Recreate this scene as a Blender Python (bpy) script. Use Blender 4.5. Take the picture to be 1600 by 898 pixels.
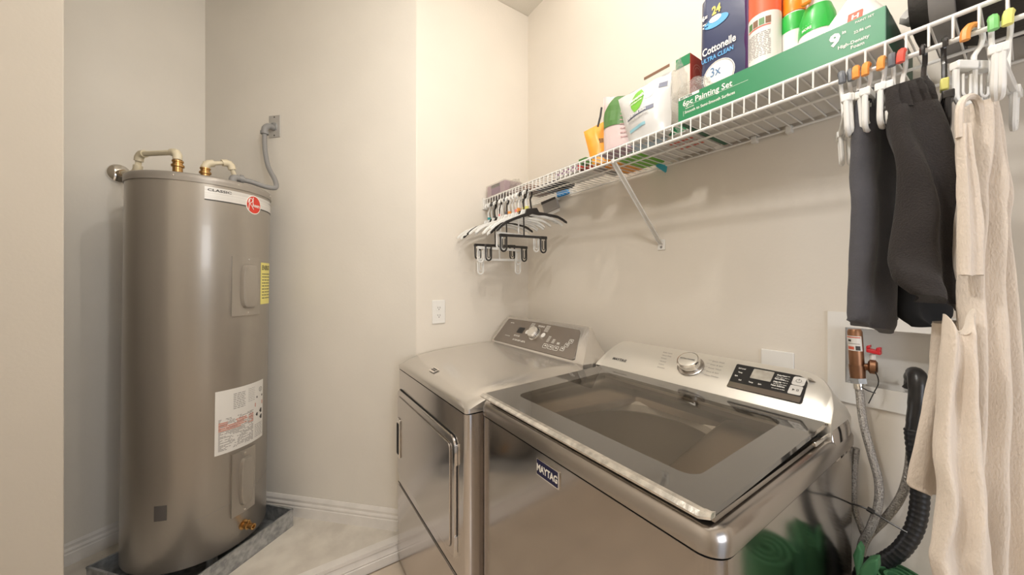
import bpy, bmesh, math, random
from mathutils import Vector, Quaternion, Matrix, noise
random.seed(7)
PI = math.pi
for o in list(bpy.data.objects): bpy.data.objects.remove(o)
S = bpy.context.scene
COL = S.collection

# ------------------------------------------------------------------ camera
# world: back wall is the plane Y=1.294, end wall X=-1.735, camera stands at the origin, 1.36 m up
FX, FY = -.8281, .5606
cam = bpy.data.cameras.new('camera'); co = bpy.data.objects.new('camera', cam); COL.objects.link(co)
co.location = (0, 0, 1.36)
co.rotation_euler = (PI/2, 0, math.atan2(-FX, FY))
cam.sensor_width = 36; cam.lens = 547/1600*36; cam.shift_y = -9/1600; cam.clip_start = .02
S.camera = co

# ------------------------------------------------------------------ light
S.view_settings.view_transform = 'Standard'; S.view_settings.look = 'None'
S.view_settings.gamma = 1; S.view_settings.use_curve_mapping = False
S.view_settings.exposure = 0.17
W = bpy.data.worlds.new('world'); S.world = W; W.use_nodes = True
W.node_tree.nodes['Background'].inputs[0].default_value = (.9, .93, 1, 1)
W.node_tree.nodes['Background'].inputs[1].default_value = .6
def light(name, kind, loc, power, color, size=.1, rot=(0,0,0), sy=None):
    l = bpy.data.lights.new(name, kind); o = bpy.data.objects.new(name, l); COL.objects.link(o)
    l.energy = power; l.color = color; o.location = loc; o.rotation_euler = rot
    if kind == 'AREA':
        l.size = size
        if sy: l.shape = 'RECTANGLE'; l.size_y = sy
    else: l.shadow_soft_size = size
    return o
light('ceiling_lamp_light', 'POINT', (-.55, .45, 2.86), 14, (1, .95, .88), .035)
light('flash_light', 'POINT', (-.38, .12, 2.35), 19, (1, .97, .93), .045)
light('wall_side_lamp_light', 'POINT', (-1.13, 1.14, 2.95), .6, (1, .93, .80), .05)
light('doorway_daylight', 'AREA', (1.45, .36, 1.25), 22, (.90, .93, 1), .80, (0, PI/2, 0), 1.9)
light('ceiling_bounce', 'AREA', (-.3, .1, 2.97), 10, (1, .97, .93), 1.6, (0, 0, 0), 1.6)

# ------------------------------------------------------------------ helpers
def at(x, y, Y):
    s = (x-800)/547; rx = FX+s*FY; ry = FY-s*FX; t = Y/ry
    return Vector((t*rx, Y, 1.36+t*(440-y)/547))
def atx(x, y, X):
    s = (x-800)/547; rx = FX+s*FY; ry = FY-s*FX; t = X/rx
    return Vector((X, t*ry, 1.36+t*(440-y)/547))
MATS = {}
def mat(name, col, rough=.5, metal=0, noise_amt=0, nscale=8, bump=0, bscale=60, stretch=None, coat=0, spec=.5, alpha=1, col2=None, sheen=0):
    if name in MATS: return MATS[name]
    m = bpy.data.materials.new(name); m.use_nodes = True; nt = m.node_tree; b = nt.nodes['Principled BSDF']
    b.inputs['Base Color'].default_value = (*col, 1); b.inputs['Roughness'].default_value = rough
    b.inputs['Metallic'].default_value = metal; b.inputs['Coat Weight'].default_value = coat
    b.inputs['Specular IOR Level'].default_value = spec; b.inputs['Coat Roughness'].default_value = .05
    b.inputs['Sheen Weight'].default_value = sheen
    tc = nt.nodes.new('ShaderNodeTexCoord'); mp = nt.nodes.new('ShaderNodeMapping'); nt.links.new(tc.outputs['Object'], mp.inputs[0])
    if stretch: mp.inputs['Scale'].default_value = stretch
    if noise_amt or col2:
        n = nt.nodes.new('ShaderNodeTexNoise'); n.inputs['Scale'].default_value = nscale; n.inputs['Detail'].default_value = 5
        nt.links.new(mp.outputs[0], n.inputs[0])
        r = nt.nodes.new('ShaderNodeValToRGB'); r.color_ramp.elements[0].position = .35; r.color_ramp.elements[1].position = .65
        c2 = col2 or tuple(c*(1-noise_amt) for c in col)
        r.color_ramp.elements[0].color = (*c2, 1); r.color_ramp.elements[1].color = (*col, 1)
        nt.links.new(n.outputs[0], r.inputs[0]); nt.links.new(r.outputs[0], b.inputs['Base Color'])
    if bump:
        n2 = nt.nodes.new('ShaderNodeTexNoise'); n2.inputs['Scale'].default_value = bscale; n2.inputs['Detail'].default_value = 4
        nt.links.new(mp.outputs[0], n2.inputs[0])
        bp = nt.nodes.new('ShaderNodeBump'); bp.inputs['Strength'].default_value = bump; bp.inputs['Distance'].default_value = .003
        nt.links.new(n2.outputs[0], bp.inputs['Height']); nt.links.new(bp.outputs[0], b.inputs['Normal'])
    MATS[name] = m; return m
def thin_glass(name, tint, rough=.02, gloss=(1, 1, 1), ior=1.5, bump=0, milky=0):
    m = bpy.data.materials.new(name); m.use_nodes = True; nt = m.node_tree; nt.nodes.clear()
    out = nt.nodes.new('ShaderNodeOutputMaterial'); mx = nt.nodes.new('ShaderNodeMixShader')
    tr = nt.nodes.new('ShaderNodeBsdfTransparent'); tr.inputs[0].default_value = (*tint, 1)
    gl = nt.nodes.new('ShaderNodeBsdfGlossy'); gl.inputs['Color'].default_value = (*gloss, 1); gl.inputs['Roughness'].default_value = rough
    fr = nt.nodes.new('ShaderNodeFresnel'); fr.inputs[0].default_value = ior
    if bump:
        n = nt.nodes.new('ShaderNodeTexNoise'); n.inputs['Scale'].default_value = 45
        bp = nt.nodes.new('ShaderNodeBump'); bp.inputs['Strength'].default_value = bump; bp.inputs['Distance'].default_value = .01
        nt.links.new(n.outputs[0], bp.inputs['Height']); nt.links.new(bp.outputs[0], gl.inputs['Normal']); nt.links.new(bp.outputs[0], fr.inputs['Normal'])
    ge = nt.nodes.new('ShaderNodeNewGeometry'); iv = nt.nodes.new('ShaderNodeMath'); iv.operation = 'SUBTRACT'; iv.inputs[0].default_value = 1
    ml = nt.nodes.new('ShaderNodeMath'); ml.operation = 'MULTIPLY'           # reflect on the outer face only: no false total reflection at the inner one
    nt.links.new(ge.outputs['Backfacing'], iv.inputs[1]); nt.links.new(iv.outputs[0], ml.inputs[0]); nt.links.new(fr.outputs[0], ml.inputs[1])
    nt.links.new(ml.outputs[0], mx.inputs[0]); nt.links.new(tr.outputs[0], mx.inputs[1]); nt.links.new(gl.outputs[0], mx.inputs[2])
    last = mx
    if milky:
        df = nt.nodes.new('ShaderNodeBsdfDiffuse'); df.inputs[0].default_value = (.9, .88, .85, 1)
        m2 = nt.nodes.new('ShaderNodeMixShader'); m2.inputs[0].default_value = milky
        nt.links.new(mx.outputs[0], m2.inputs[1]); nt.links.new(df.outputs[0], m2.inputs[2]); last = m2
    nt.links.new(last.outputs[0], out.inputs[0]); MATS[name] = m; return m

OFF = {}
def catmull(P, n):
    out = []
    for i in range(len(P)-1):
        a, b, c, d = P[max(i-1, 0)], P[i], P[i+1], P[min(i+2, len(P)-1)]
        for k in range(n):
            t = k/n
            out.append(.5*((2*b)+(c-a)*t+(2*a-5*b+4*c-d)*t*t+(3*b-a-3*c+d)*t**3))
    out.append(P[-1].copy()); return out
class MB:
    def __init__(s): s.v = []; s.f = []
    def add(s, vs, fs):
        o = len(s.v); s.v += [Vector(v) for v in vs]; s.f += [tuple(i+o for i in f) for f in fs]; return s
    def box(s, x0, x1, y0, y1, z0, z1):
        return s.add([(x, y, z) for z in (z0, z1) for y in (y0, y1) for x in (x0, x1)],
                     [(0,2,3,1), (4,5,7,6), (0,1,5,4), (2,6,7,3), (0,4,6,2), (1,3,7,5)])
    def obox(s, O, a, b, c):        # box from a corner and three edge vectors
        O, a, b, c = map(Vector, (O, a, b, c))
        return s.add([O+a*i+b*j+c*k for k in (0, 1) for j in (0, 1) for i in (0, 1)],
                     [(0,2,3,1), (4,5,7,6), (0,1,5,4), (2,6,7,3), (0,4,6,2), (1,3,7,5)])
    def rings(s, R, close=True, caps=True):
        o = len(s.v); n = len(R[0])
        for r in R: s.v += [Vector(p) for p in r]
        for i in range(len(R)-1):
            for j in range(n if close else n-1):
                k = (j+1) % n
                s.f.append((o+i*n+j, o+i*n+k, o+(i+1)*n+k, o+(i+1)*n+j))
        if caps:
            s.f.append(tuple(o+j for j in reversed(range(n)))); s.f.append(tuple(o+(len(R)-1)*n+j for j in range(n)))
        return s
    def prism(s, poly, z0, z1):
        return s.rings([[(x, y, z0) for x, y in poly], [(x, y, z1) for x, y in poly]])
    def tube(s, P, r, n=8, smooth=0, caps=True, flat=None):
        P = [Vector(p) for p in P]
        if smooth: P = catmull(P, smooth)
        rs = r if isinstance(r, (list, tuple)) else [r]*len(P)
        if len(rs) != len(P): rs = [rs[min(int(i*len(rs)/len(P)), len(rs)-1)] for i in range(len(P))]
        R = []; up = None
        for i, p in enumerate(P):
            t = (P[min(i+1, len(P)-1)]-P[max(i-1, 0)]).normalized()
            if up is None:
                up = t.orthogonal().normalized() if not flat else (Vector(flat)-t*t.dot(Vector(flat))).normalized()
            up = (up-t*up.dot(t)).normalized(); w = t.cross(up)
            k = 1 if not flat else .5
            R.append([p+(up*math.cos(2*PI*j/n)*k+w*math.sin(2*PI*j/n))*rs[i] for j in range(n)])
        return s.rings(R, caps=caps)
    def lathe(s, C, prof, n=32, ax=2, caps=True):
        R = []
        for r, h in prof:
            ring = []
            for j in range(n):
                a = 2*PI*j/n; c, d = r*math.cos(a), r*math.sin(a)
                ring.append(Vector(C)+Vector((c, d, h) if ax == 2 else (c, h, -d) if ax == 1 else (h, c, d)))
            R.append(ring)
        return s.rings(R, caps=caps)
    def lathe_dir(s, O, d, prof, n=20):
        d = Vector(d).normalized(); u = d.orthogonal().normalized(); w = d.cross(u)
        return s.rings([[Vector(O)+d*h+(u*math.cos(2*PI*j/n)+w*math.sin(2*PI*j/n))*r for j in range(n)] for r, h in prof])
    def build(s, name, m, parent=None, bevel=0, ang=35, kind=None, label=None, local=False, seg=2, solid=0):
        off = Vector((0, 0, 0))
        if parent is not None and not local: off = OFF.get(parent.name, Vector((0, 0, 0)))
        elif parent is None:
            xs = [v.x for v in s.v]; ys = [v.y for v in s.v]; zs = [v.z for v in s.v]
            off = Vector(((min(xs)+max(xs))/2, (min(ys)+max(ys))/2, min(zs)))
        me = bpy.data.meshes.new(name); me.from_pydata([v-off for v in s.v], [], s.f); me.update()
        bm = bmesh.new(); bm.from_mesh(me); bmesh.ops.recalc_face_normals(bm, faces=bm.faces)
        for f in bm.faces: f.smooth = True
        for e in bm.edges:
            if len(e.link_faces) == 2 and e.calc_face_angle(0) > math.radians(ang): e.smooth = False
        bm.to_mesh(me); bm.free()
        o = bpy.data.objects.new(name, me); COL.objects.link(o); me.materials.append(MATS[m] if isinstance(m, str) else m)
        if parent is not None: o.parent = parent; OFF[o.name] = off
        else: o.location = off; OFF[o.name] = off
        if solid:
            sm = o.modifiers.new('solid', 'SOLIDIFY'); sm.thickness = solid; sm.offset = 0
        if bevel:
            b = o.modifiers.new('bevel', 'BEVEL'); b.width = bevel; b.segments = seg; b.limit_method = 'ANGLE'; b.angle_limit = math.radians(40)
        if kind: o['kind'] = kind
        if label: o['label'] = label
        return o
def T(name, label, cat, loc=(0, 0, 0), group=None):
    o = bpy.data.objects.new(name, None); COL.objects.link(o); o.location = loc; o.empty_display_size = .05
    o['label'] = label; o['category'] = cat
    if group: o['group'] = group
    OFF[o.name] = Vector(loc); return o
def tag(o, label, cat, group=None):
    o['label'] = label; o['category'] = cat
    if group: o['group'] = group
    return o
def struct(name, mb, m, bevel=0, parent=None):
    o = mb.build(name, m, parent, bevel=bevel)
    if parent is None: o['kind'] = 'structure'
    return o
def rr(x0, x1, y0, y1, rf, rb=None, n=5):
    rb = rf if rb is None else rb; P = []
    for cx, cy, r, a0 in ((x1-rb, y1-rb, rb, 0), (x0+rb, y1-rb, rb, 90), (x0+rf, y0+rf, rf, 180), (x1-rf, y0+rf, rf, 270)):
        for k in range(n+1):
            a = math.radians(a0+90*k/n); P.append((cx+r*math.cos(a), cy+r*math.sin(a)))
    return P
TXT = {}
def txt(mb, s, size, fn, bold=0, sx=1, center=False, shear=0):
    key = (s, bold)
    if key not in TXT:
        cu = bpy.data.curves.new('t', 'FONT'); cu.body = s; cu.size = 1; cu.resolution_u = 2; cu.offset = bold
        ob = bpy.data.objects.new('t', cu); COL.objects.link(ob); bpy.context.view_layer.update()
        me = ob.to_mesh(); V = [(v.co.x, v.co.y) for v in me.vertices]; F = [tuple(p.vertices) for p in me.polygons]
        ob.to_mesh_clear(); bpy.data.objects.remove(ob); bpy.data.curves.remove(cu); TXT[key] = (V, F)
    V, F = TXT[key]
    w = max(v[0] for v in V); dx = -w/2 if center else 0
    mb.add([fn((x+dx+shear*y)*size*sx, y*size) for x, y in V], F); return w*size*sx
def bars(mb, fn, u0, u1, v0, v1, n, h, gap=.0, seed=1, dens=.8):
    rnd = random.Random(seed)
    for i in range(n):
        v = v1-(v1-v0)*(i+.5)/n; u = u0
        while u < u1-.2*(u1-u0)/6:
            L = (u1-u0)*rnd.uniform(.12, .35); e = min(u+L*dens, u1)
            mb.add([fn(u, v), fn(e, v), fn(e, v+h), fn(u, v+h)], [(0, 1, 2, 3)]); u += L
def plane(O, ux, uy, w=0):
    O, ux, uy = Vector(O), Vector(ux).normalized(), Vector(uy).normalized(); nn = ux.cross(uy)
    return lambda u, v, d=0: O+ux*u+uy*v+nn*(w+d)
def patch(mb, fn, poly, th=.001):
    n = len(poly)
    return mb.rings([[fn(u, v, 0) for u, v in poly], [fn(u, v, th) for u, v in poly]])
def rrp(u0, u1, v0, v1, r, n=4): return rr(u0, u1, v0, v1, r, r, n)

# ------------------------------------------------------------------ materials
WALL = (.78, .72, .635)
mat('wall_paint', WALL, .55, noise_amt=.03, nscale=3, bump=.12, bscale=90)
mat('wall_paint_shaded', (.56, .51, .44), .55, noise_amt=.03, nscale=3, bump=.12, bscale=90)  # same wall paint, with the shade on the near wall put into its colour
mat('wall_paint_lightened', (.785, .74, .665), .5, noise_amt=.05, nscale=2.5, bump=.12, bscale=90)  # wall paint lightened: the alcove's light level is set through the colour
mat('ceiling_paint', (.74, .70, .62), .8, bump=.3, bscale=160)
mat('trim_white', (.80, .76, .71), .35, noise_amt=.08, nscale=14, bump=.15, bscale=40)
mat('platform_paint', (.72, .67, .59), .5, col2=(.60, .55, .48), nscale=9, bump=.35, bscale=50)
mat('tile', (.66, .56, .45), .25, noise_amt=.12, nscale=6, bump=.05)
mat('grout', (.40, .32, .25), .8)
mat('steel_dark', (.46, .43, .41), .12, 1, bump=.008, bscale=30)
mat('steel_frame', (.46, .43, .405), .24, 1)
mat('steel_dryer', (.62, .59, .575), .16, 1)
mat('steel_dryer_top', (.66, .625, .58), .24, .75, coat=.4)
mat('silver_console', (.80, .77, .71), .33, .75, stretch=(2, 60, 60), bump=.04, bscale=20)
mat('console_brown', (.20, .165, .135), .16, .3, coat=.6)
mat('chrome', (.82, .80, .77), .08, 1)
mat('chrome_mottled', (.93, .90, .85), .18, .9, noise_amt=.35, nscale=60, bump=.2, bscale=90)  # mottled reflections on the lid trim, put into the colour as noise
mat('heater_grey', (.38, .345, .30), .31, .5, noise_amt=.05, nscale=3, coat=.35, stretch=(4, 4, .3), bump=.03, bscale=5)
mat('heater_cap', (.33, .30, .265), .38, .3)
mat('black_plastic', (.018, .017, .017), .3)
mat('black_rubber', (.012, .012, .013), .42, bump=.1)
mat('gap_black', (.01, .01, .01), .8)
mat('white_plastic', (.82, .80, .76), .3)
mat('ivory_print', (.86, .84, .78), .5)
mat('print_dark', (.06, .055, .05), .6)
mat('print_grey', (.32, .30, .28), .6)
mat('print_red', (.62, .12, .07), .5)
mat('label_white', (.74, .715, .67), .35)
mat('label_silver', (.76, .74, .70), .35, .15, col2=(.62, .60, .57), nscale=3, stretch=(.3, .3, 60))
mat('label_yellow', (.80, .72, .22), .5)
mat('logo_red', (.66, .045, .025), .35)
mat('logo_navy', (.018, .018, .06), .4, spec=.2)
mat('galvanised', (.52, .53, .53), .42, .6, col2=(.30, .31, .32), nscale=38, bump=.1)
mat('brass', (.50, .30, .12), .3, 1)
mat('copper', (.36, .19, .11), .42, 1, noise_amt=.3, nscale=25)
mat('cpvc', (.70, .62, .45), .4)
mat('conduit', (.27, .265, .26), .45, bump=.1)
mat('braid', (.56, .53, .49), .4, .7, col2=(.26, .24, .22), nscale=330, bump=.9, bscale=330)
mat('red_plastic', (.6, .02, .03), .3)
mat('rack_white', (.84, .82, .78), .35)
mat('rack_rust', (.30, .12, .04), .7)
mat('hanger_white', (.86, .85, .82), .25)
mat('hanger_black', (.03, .027, .026), .25)
for n, c in dict(orange=(.85, .33, .07), grey=(.13, .14, .16), red=(.75, .10, .07), green=(.22, .60, .20), yellow=(.80, .75, .22), teal=(.05, .35, .38), pink=(.85, .28, .28)).items(): mat('size_'+n, c, .4)
mat('cloth_grey', (.080, .078, .088), .9, noise_amt=.12, nscale=30, bump=.4, bscale=500, sheen=.1)
mat('cloth_black', (.022, .0165, .015), .85, noise_amt=.2, nscale=12, bump=.4, bscale=400, sheen=.08)
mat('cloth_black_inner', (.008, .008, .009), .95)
mat('cloth_cream', (.76, .665, .57), .95, noise_amt=.10, nscale=25, bump=.5, bscale=420, stretch=(1, 1, .35))
mat('pack_green', (.025, .225, .09), .4)
mat('pack_green_dark', (.02, .10, .055), .5)
mat('carton_white', (.66, .64, .61), .6)
mat('carton_cream', (.70, .66, .58), .55)
mat('pouch_white', (.62, .61, .59), .3, bump=.5, bscale=18)
mat('pouch_pink', (.72, .58, .56), .4, bump=.4, bscale=20)
mat('pouch_orange', (.85, .36, .04), .35, bump=.4, bscale=20)
mat('leaf_green', (.20, .50, .06), .4)
mat('leaf_dark', (.08, .20, .05), .4)
mat('pack_navy', (.045, .055, .115), .25, bump=.35, bscale=16)
mat('pack_purple', (.06, .015, .09), .3, bump=.3, bscale=16)
mat('print_blue', (.12, .40, .75), .4)
mat('print_yellow', (.80, .65, .15), .4)
mat('bottle_coral', (.85, .13, .055), .3)
mat('bottle_green', (.03, .42, .06), .3)
mat('bottle_orange', (.92, .28, .02), .3)
mat('box_red', (.50, .05, .03), .45)
mat('box_purple', (.20, .09, .19), .5)
mat('box_mauve', (.40, .27, .33), .4)
mat('blue_plastic', (.02, .25, .62), .3)
mat('teal_film', (.08, .48, .60), .3)
mat('bag_charcoal', (.045, .040, .036), .7, bump=.5, bscale=120)
mat('bag_grey', (.22, .21, .20), .6)
mat('packet_grey', (.42, .40, .38), .5)
mat('brown_card', (.22, .12, .07), .6)
mat('drum', (.52, .50, .47), .35, .5)
mat('deck_grey', (.34, .33, .32), .4)
mat('foam_green', (.045, .16, .065), .7, bump=.2)
mat('lcd', (.50, .47, .41), .25, col2=(.38, .35, .30), nscale=40)
mat('lid_border', (.075, .07, .063), .05, 0, spec=.8, coat=1)
thin_glass('lid_glass', (.80, .77, .73), .03, (1, .97, .92), 1.55)
thin_glass('clear_film', (.93, .92, .90), .12, (1, 1, 1), 1.5, bump=1, milky=.07)
thin_glass('door_glass', (.50, .48, .46), .04, (1, .97, .92), 2.6)

# ------------------------------------------------------------------ structure
CH = 3.0
BW = 1.294
hx0, hx1, hz0, hz1 = -.281, -.085, 1.086, 1.236       # hole of the recessed supply box
m = MB()
e_ = .004
for a in ((-1.735, hx0-e_, 0, CH), (hx1+e_, 1.15, 0, CH), (hx0-e_, hx1+e_, 0, hz0-e_), (hx0-e_, hx1+e_, hz1+e_, CH)):
    m.box(a[0], a[1], BW, BW+.11, a[2], a[3])
struct('wall_back', m, 'wall_paint')
struct('wall_end', MB().prism([(-1.735, .592), (-1.735, BW+.11), (-1.845, BW+.11), (-1.845, .482)], 0, CH), 'wall_paint', .004)
struct('wall_alcove_right', MB().prism([(-1.737, .5895), (-1.846, .60), (-2.80, -.335), (-2.66, -.333)], 0, CH), 'wall_paint_lightened')
struct('wall_alcove_left', MB().prism([(-2.66, -.333), (-2.78, -.333), (-2.22, -1.33), (-2.10, -1.30)], 0, CH), 'wall_paint_lightened')
struct('wall_near', MB().prism([(-1.735, -1.25), (-1.735, -.559), (-2.22, -1.05), (-2.22, -1.25)], 0, CH), 'wall_paint_shaded', .004)
m = MB()
for a in ((-1.25, -.03, 0, CH), (.75, BW+.11, 0, CH), (-.03, .75, 2.06, CH)): m.box(1.05, 1.15, a[0], a[1], a[2], a[3])
struct('wall_right', m, 'wall_paint')
struct('wall_front', MB().box(-1.735, 1.05, -1.25, -1.15, 0, CH), 'wall_paint')
m = MB(); m.box(1.03, 1.16, -.10, -.03, 0, 2.12).box(1.03, 1.16, .75, .82, 0, 2.12).box(1.03, 1.16, -.10, .82, 2.06, 2.13)
struct('door_1', m, 'trim_white', .004)
struct('ceiling', MB().box(-2.9, 1.15, -1.4, BW+.11, CH, CH+.06), 'ceiling_paint')
fl = struct('floor', MB().box(-1.74, 1.15, -1.25, BW, -.03, -.004), 'grout')
ts = .45; tp = None
for i in range(7):
    for j in range(6):
        x0 = -1.72+i*ts; y0 = -1.15+j*ts
        if i == 0: x0a = x0
        q = MB().box(x0+.003, min(x0+ts-.003, 1.05), y0+.003, min(y0+ts-.003, BW), -.004, 0)
        q.build('tile', 'tile', fl)
plat = MB().prism([(-1.745, -.565), (-1.745, .585), (-2.655, -.335), (-2.11, -1.28), (-2.2, -1.04)], 0, .094)
struct('platform', plat, 'platform_paint')
BP = [(0, 0), (.014, 0), (.014, .050), (.0115, .053), (.0115, .060), (.014, .063), (.012, .072), (.009, .075), (.009, .085), (.010, .088), (.006, .100), (.003, .106), (0, .106)]
def board(name, A, B, nrm, z0, prof=BP, mt='trim_white', sc=1):
    A, B, N = Vector((*A, z0)), Vector((*B, z0)), Vector((*nrm, 0)).normalized()
    r = [[P+N*d+Vector((0, 0, h*sc)) for d, h in prof] for P in (A, B)]
    return struct(name, MB().rings(r), mt)
board('baseboard_alcove_right', (-1.735, .592), (-2.66, -.333), (.707, -.707), .094)
board('baseboard_alcove_left', (-2.66, -.333), (-2.14, -1.256), (.87, .49), .094)
board('baseboard_end', (-1.735, .592), (-1.735, BW), (1, 0), 0)
board('baseboard_back', (-1.735, BW), (1.05, BW), (0, -1), 0)
board('baseboard_near', (-1.735, -1.15), (-1.735, -.559), (1, 0), 0)
board('baseboard_right', (1.05, .82), (1.05, BW), (-1, 0), 0)
board('baseboard_front', (-1.735, -1.15), (1.05, -1.15), (0, 1), 0)
tb = board('trim_1', (-1.738, -.559), (-1.738, .585), (1, 0), 0, [(0, 0), (.013, 0), (.013, .040), (.010, .044), (.013, .050), (.010, .060), (.008, .078), (.012, .082), (.012, .098), (-.03, .098), (-.03, .094), (0, .09)])

# ------------------------------------------------------------------ water heater
HC = Vector((-2.187, -.294, .094)); HR = .2547
hz = lambda z: z-.094
heater = T('water_heater', 'tall grey cylindrical water heater standing in the metal pan in the alcove', 'water heater', HC)
heater.rotation_mode = 'QUATERNION'; heater.rotation_quaternion = Quaternion((FX, FY, 0), math.radians(.8))
def cylp(a, z, d=0):
    a = math.radians(a); return Vector(((HR+d)*math.cos(a), (HR+d)*math.sin(a), z-.094))
tk = MB().lathe((0, 0, 0), [(HR-.02, hz(.185)), (HR-.006, hz(.186)), (HR, hz(.192)), (HR, hz(1.775))], 96)
body = tk.build('tank_body', 'heater_grey', heater, local=True, ang=50)
MB().lathe((0, 0, 0), [(HR+.0005, hz(1.772)), (HR+.004, hz(1.772)), (HR+.0042, hz(1.786)), (HR+.004, hz(1.800)), (HR-.002, hz(1.8055)), (HR-.02, hz(1.807)), (.01, hz(1.810))], 96).build('top_cap', 'heater_cap', heater, local=True, ang=50)
for a in (20, 140, 260):
    MB().lathe((.19*math.cos(math.radians(a)), .19*math.sin(math.radians(a)), .004), [(.022, 0), (.018, .09)], 12).build('foot', 'galvanised', heater, local=True)
for k, a in enumerate((-14, 33, 79)):
    MB().lathe_dir(cylp(a, 1.790, .003), cylp(a, 0, 0)-cylp(a, 0, -1) if False else (math.cos(math.radians(a)), math.sin(math.radians(a)), 0), [(.0045, 0), (.0045, .001), (.003, .0035), (.001, .004)], 10).build('screw', 'chrome', heater, local=True)
def cylpatch(mb, a0, a1, z0, z1, d, n=14, th=.0012):
    top = [(a0+(a1-a0)*i/n, z1) for i in range(n+1)]; bot = [(a1-(a1-a0)*i/n, z0) for i in range(n+1)]
    L = top+bot
    for i in range(n):
        A, B = a0+(a1-a0)*i/n, a0+(a1-a0)*(i+1)/n
        mb.add([cylp(A, z0, d), cylp(B, z0, d), cylp(B, z1, d), cylp(A, z1, d)], [(0, 1, 2, 3)])
        mb.add([cylp(A, z0, d), cylp(B, z0, d), cylp(B, z0, 0), cylp(A, z0, 0)], [(3, 2, 1, 0)])
        mb.add([cylp(A, z1, d), cylp(B, z1, d), cylp(B, z1, 0), cylp(A, z1, 0)], [(0, 1, 2, 3)])
    for A in (a0, a1): mb.add([cylp(A, z0, 0), cylp(A, z0, d), cylp(A, z1, d), cylp(A, z1, 0)], [(0, 1, 2, 3)])
    return mb
DEG = 180/PI/HR
def cf(a0, z0, d): return lambda u, v, e=0: cylp(a0+u*DEG, z0+v, d+e)
bl = cylpatch(MB(), 7.3, 100, 1.708, 1.760, .0012, 26).build('brand_label', 'label_silver', heater, local=True, label='silver white band with a red round logo')
cylpatch(MB(), 7.3, 100, 1.7035, 1.708, .0014, 26).build('label_border', 'print_dark', bl, local=True)
q = MB(); txt(q, 'CLASSIC', .0145, cf(9.3, 1.7430, .0016), .03, 1.5); q.build('lettering', 'print_dark', bl, local=True)
q = MB(); bars(q, cf(76, 1.742, .0016), 0, .05, 0, .01, 2, .002); q.build('small_print', 'print_grey', bl, local=True, kind='stuff')
f = cf(49.5, 1.718, .0)
disc = lambda r, d, n=36: [[f(r*math.cos(2*PI*k/n)*.93, r*math.sin(2*PI*k/n), dd) for k in range(n)] for dd in (0, d)]
MB().rings(disc(.043, .0022)).build('logo_rim', 'ivory_print', bl, local=True, ang=20)
MB().rings(disc(.0385, .0030)).build('logo_disc', 'logo_red', bl, local=True, ang=20)
q = MB(); g = lambda u, v: f(u-.031, v-.013, .0036)
q.tube([g(.003, -.012), g(.006, .02), g(.009, .040)], .0014, 5, 4); q.tube([g(.000, .018), g(.006, .035), g(.017, .039), g(.022, .028), g(.010, .016), g(.020, .002), g(.028, -.009)], .0015, 5, 5)
q.tube([g(.025, .046), g(.024, .020), g(.0235, .004)], .0013, 5, 3)
txt(q, 'heem', .024, lambda u, v: f(u-.0075, v-.010, .0036), .02, .72); q.build('lettering', 'ivory_print', bl, local=True)
# access panels
def panel(name, a0, a1, z0, z1, mt, cover=True):
    p = cylpatch(MB(), a0, a1, z0, z1, .008, 10).build(name, mt, heater, local=True, bevel=.002)
    ac, zc = (a0+a1)/2+1, (z0+z1)/2; w, h = (a1-a0)/2*.60, (z1-z0)/2*.76
    R = []
    for k, (sc, d) in enumerate(((1, .008), (.97, .013), (.86, .022), (.72, .024))):
        ring = []
        for j in range(32):
            a = 2*PI*j/32; cx, cy = math.cos(a), math.sin(a)
            e = .42; px = math.copysign(abs(cx)**e, cx); py = math.copysign(abs(cy)**.75, cy)
            ring.append(cylp(ac+px*w*sc, zc+py*(h-(1-sc)*.03)*1.0, d))
        R.append(ring)
    MB().rings(R).build('panel_bulge', mt, p, local=True, ang=25)
    for z in (z0+.012, z1-.012): MB().lathe_dir(cylp((a0+a1)/2, z, .008), cylp((a0+a1)/2, 0)-Vector((0, 0, -.094)), [(.004, 0), (.004, .002), (.002, .003)], 8).build('screw', 'chrome', p, local=True)
panel('access_panel', 28.4, 57.7, 1.212, 1.476, 'heater_grey')
panel('lower_access_panel', 30.5, 54, .325, .605, 'heater_grey')
yl = cylpatch(MB(), 60.8, 84, 1.256, 1.455, .0012, 8).build('energy_label', 'label_yellow', heater, local=True, label='yellow energy sticker')
q = MB(); f = cf(61.5, 1.256, .0016)
txt(q, 'ENERGY', .030, lambda u, v: f(u+.004, v+.165), .03, .75); bars(q, f, .006, .095, .02, .15, 9, .004, seed=3)
q.box(0, 0, 0, 0, 0, 0); q.build('lettering', 'print_dark', yl, local=True, kind='stuff')
wl = cylpatch(MB(), 17.0, 67.5, .620, .893, .0012, 14).build('warning_label', 'label_white', heater, local=True, label='white warning sheet with grey and red print')
f = cf(17, .620, .0016); LW = 50.5/DEG
q = MB(); bars(q, f, .012, LW*.70, .012, .150, 26, .0030, seed=5, dens=.93); bars(q, f, LW*.74, LW-.008, .012, .075, 8, .003, seed=9)
bars(q, f, .065, .115, .178, .250, 9, .0035, seed=2); bars(q, f, .13, .165, .19, .255, 8, .002, seed=12)
q.build('small_print', 'print_grey', wl, local=True, kind='stuff')
q = MB(); bars(q, lambda u, v: f(u, v, .0002), .012, LW*.70, .095, .135, 5, .005, seed=8, dens=.97)
q.add([f(LW*.74, .158), f(LW-.006, .158), f(LW-.006, .176), f(LW*.74, .176)], [(0, 1, 2, 3)]); q.build('red_print', mat('print_soft_red', (.60, .25, .18), .6), wl, local=True, kind='stuff')
q = MB()
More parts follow.
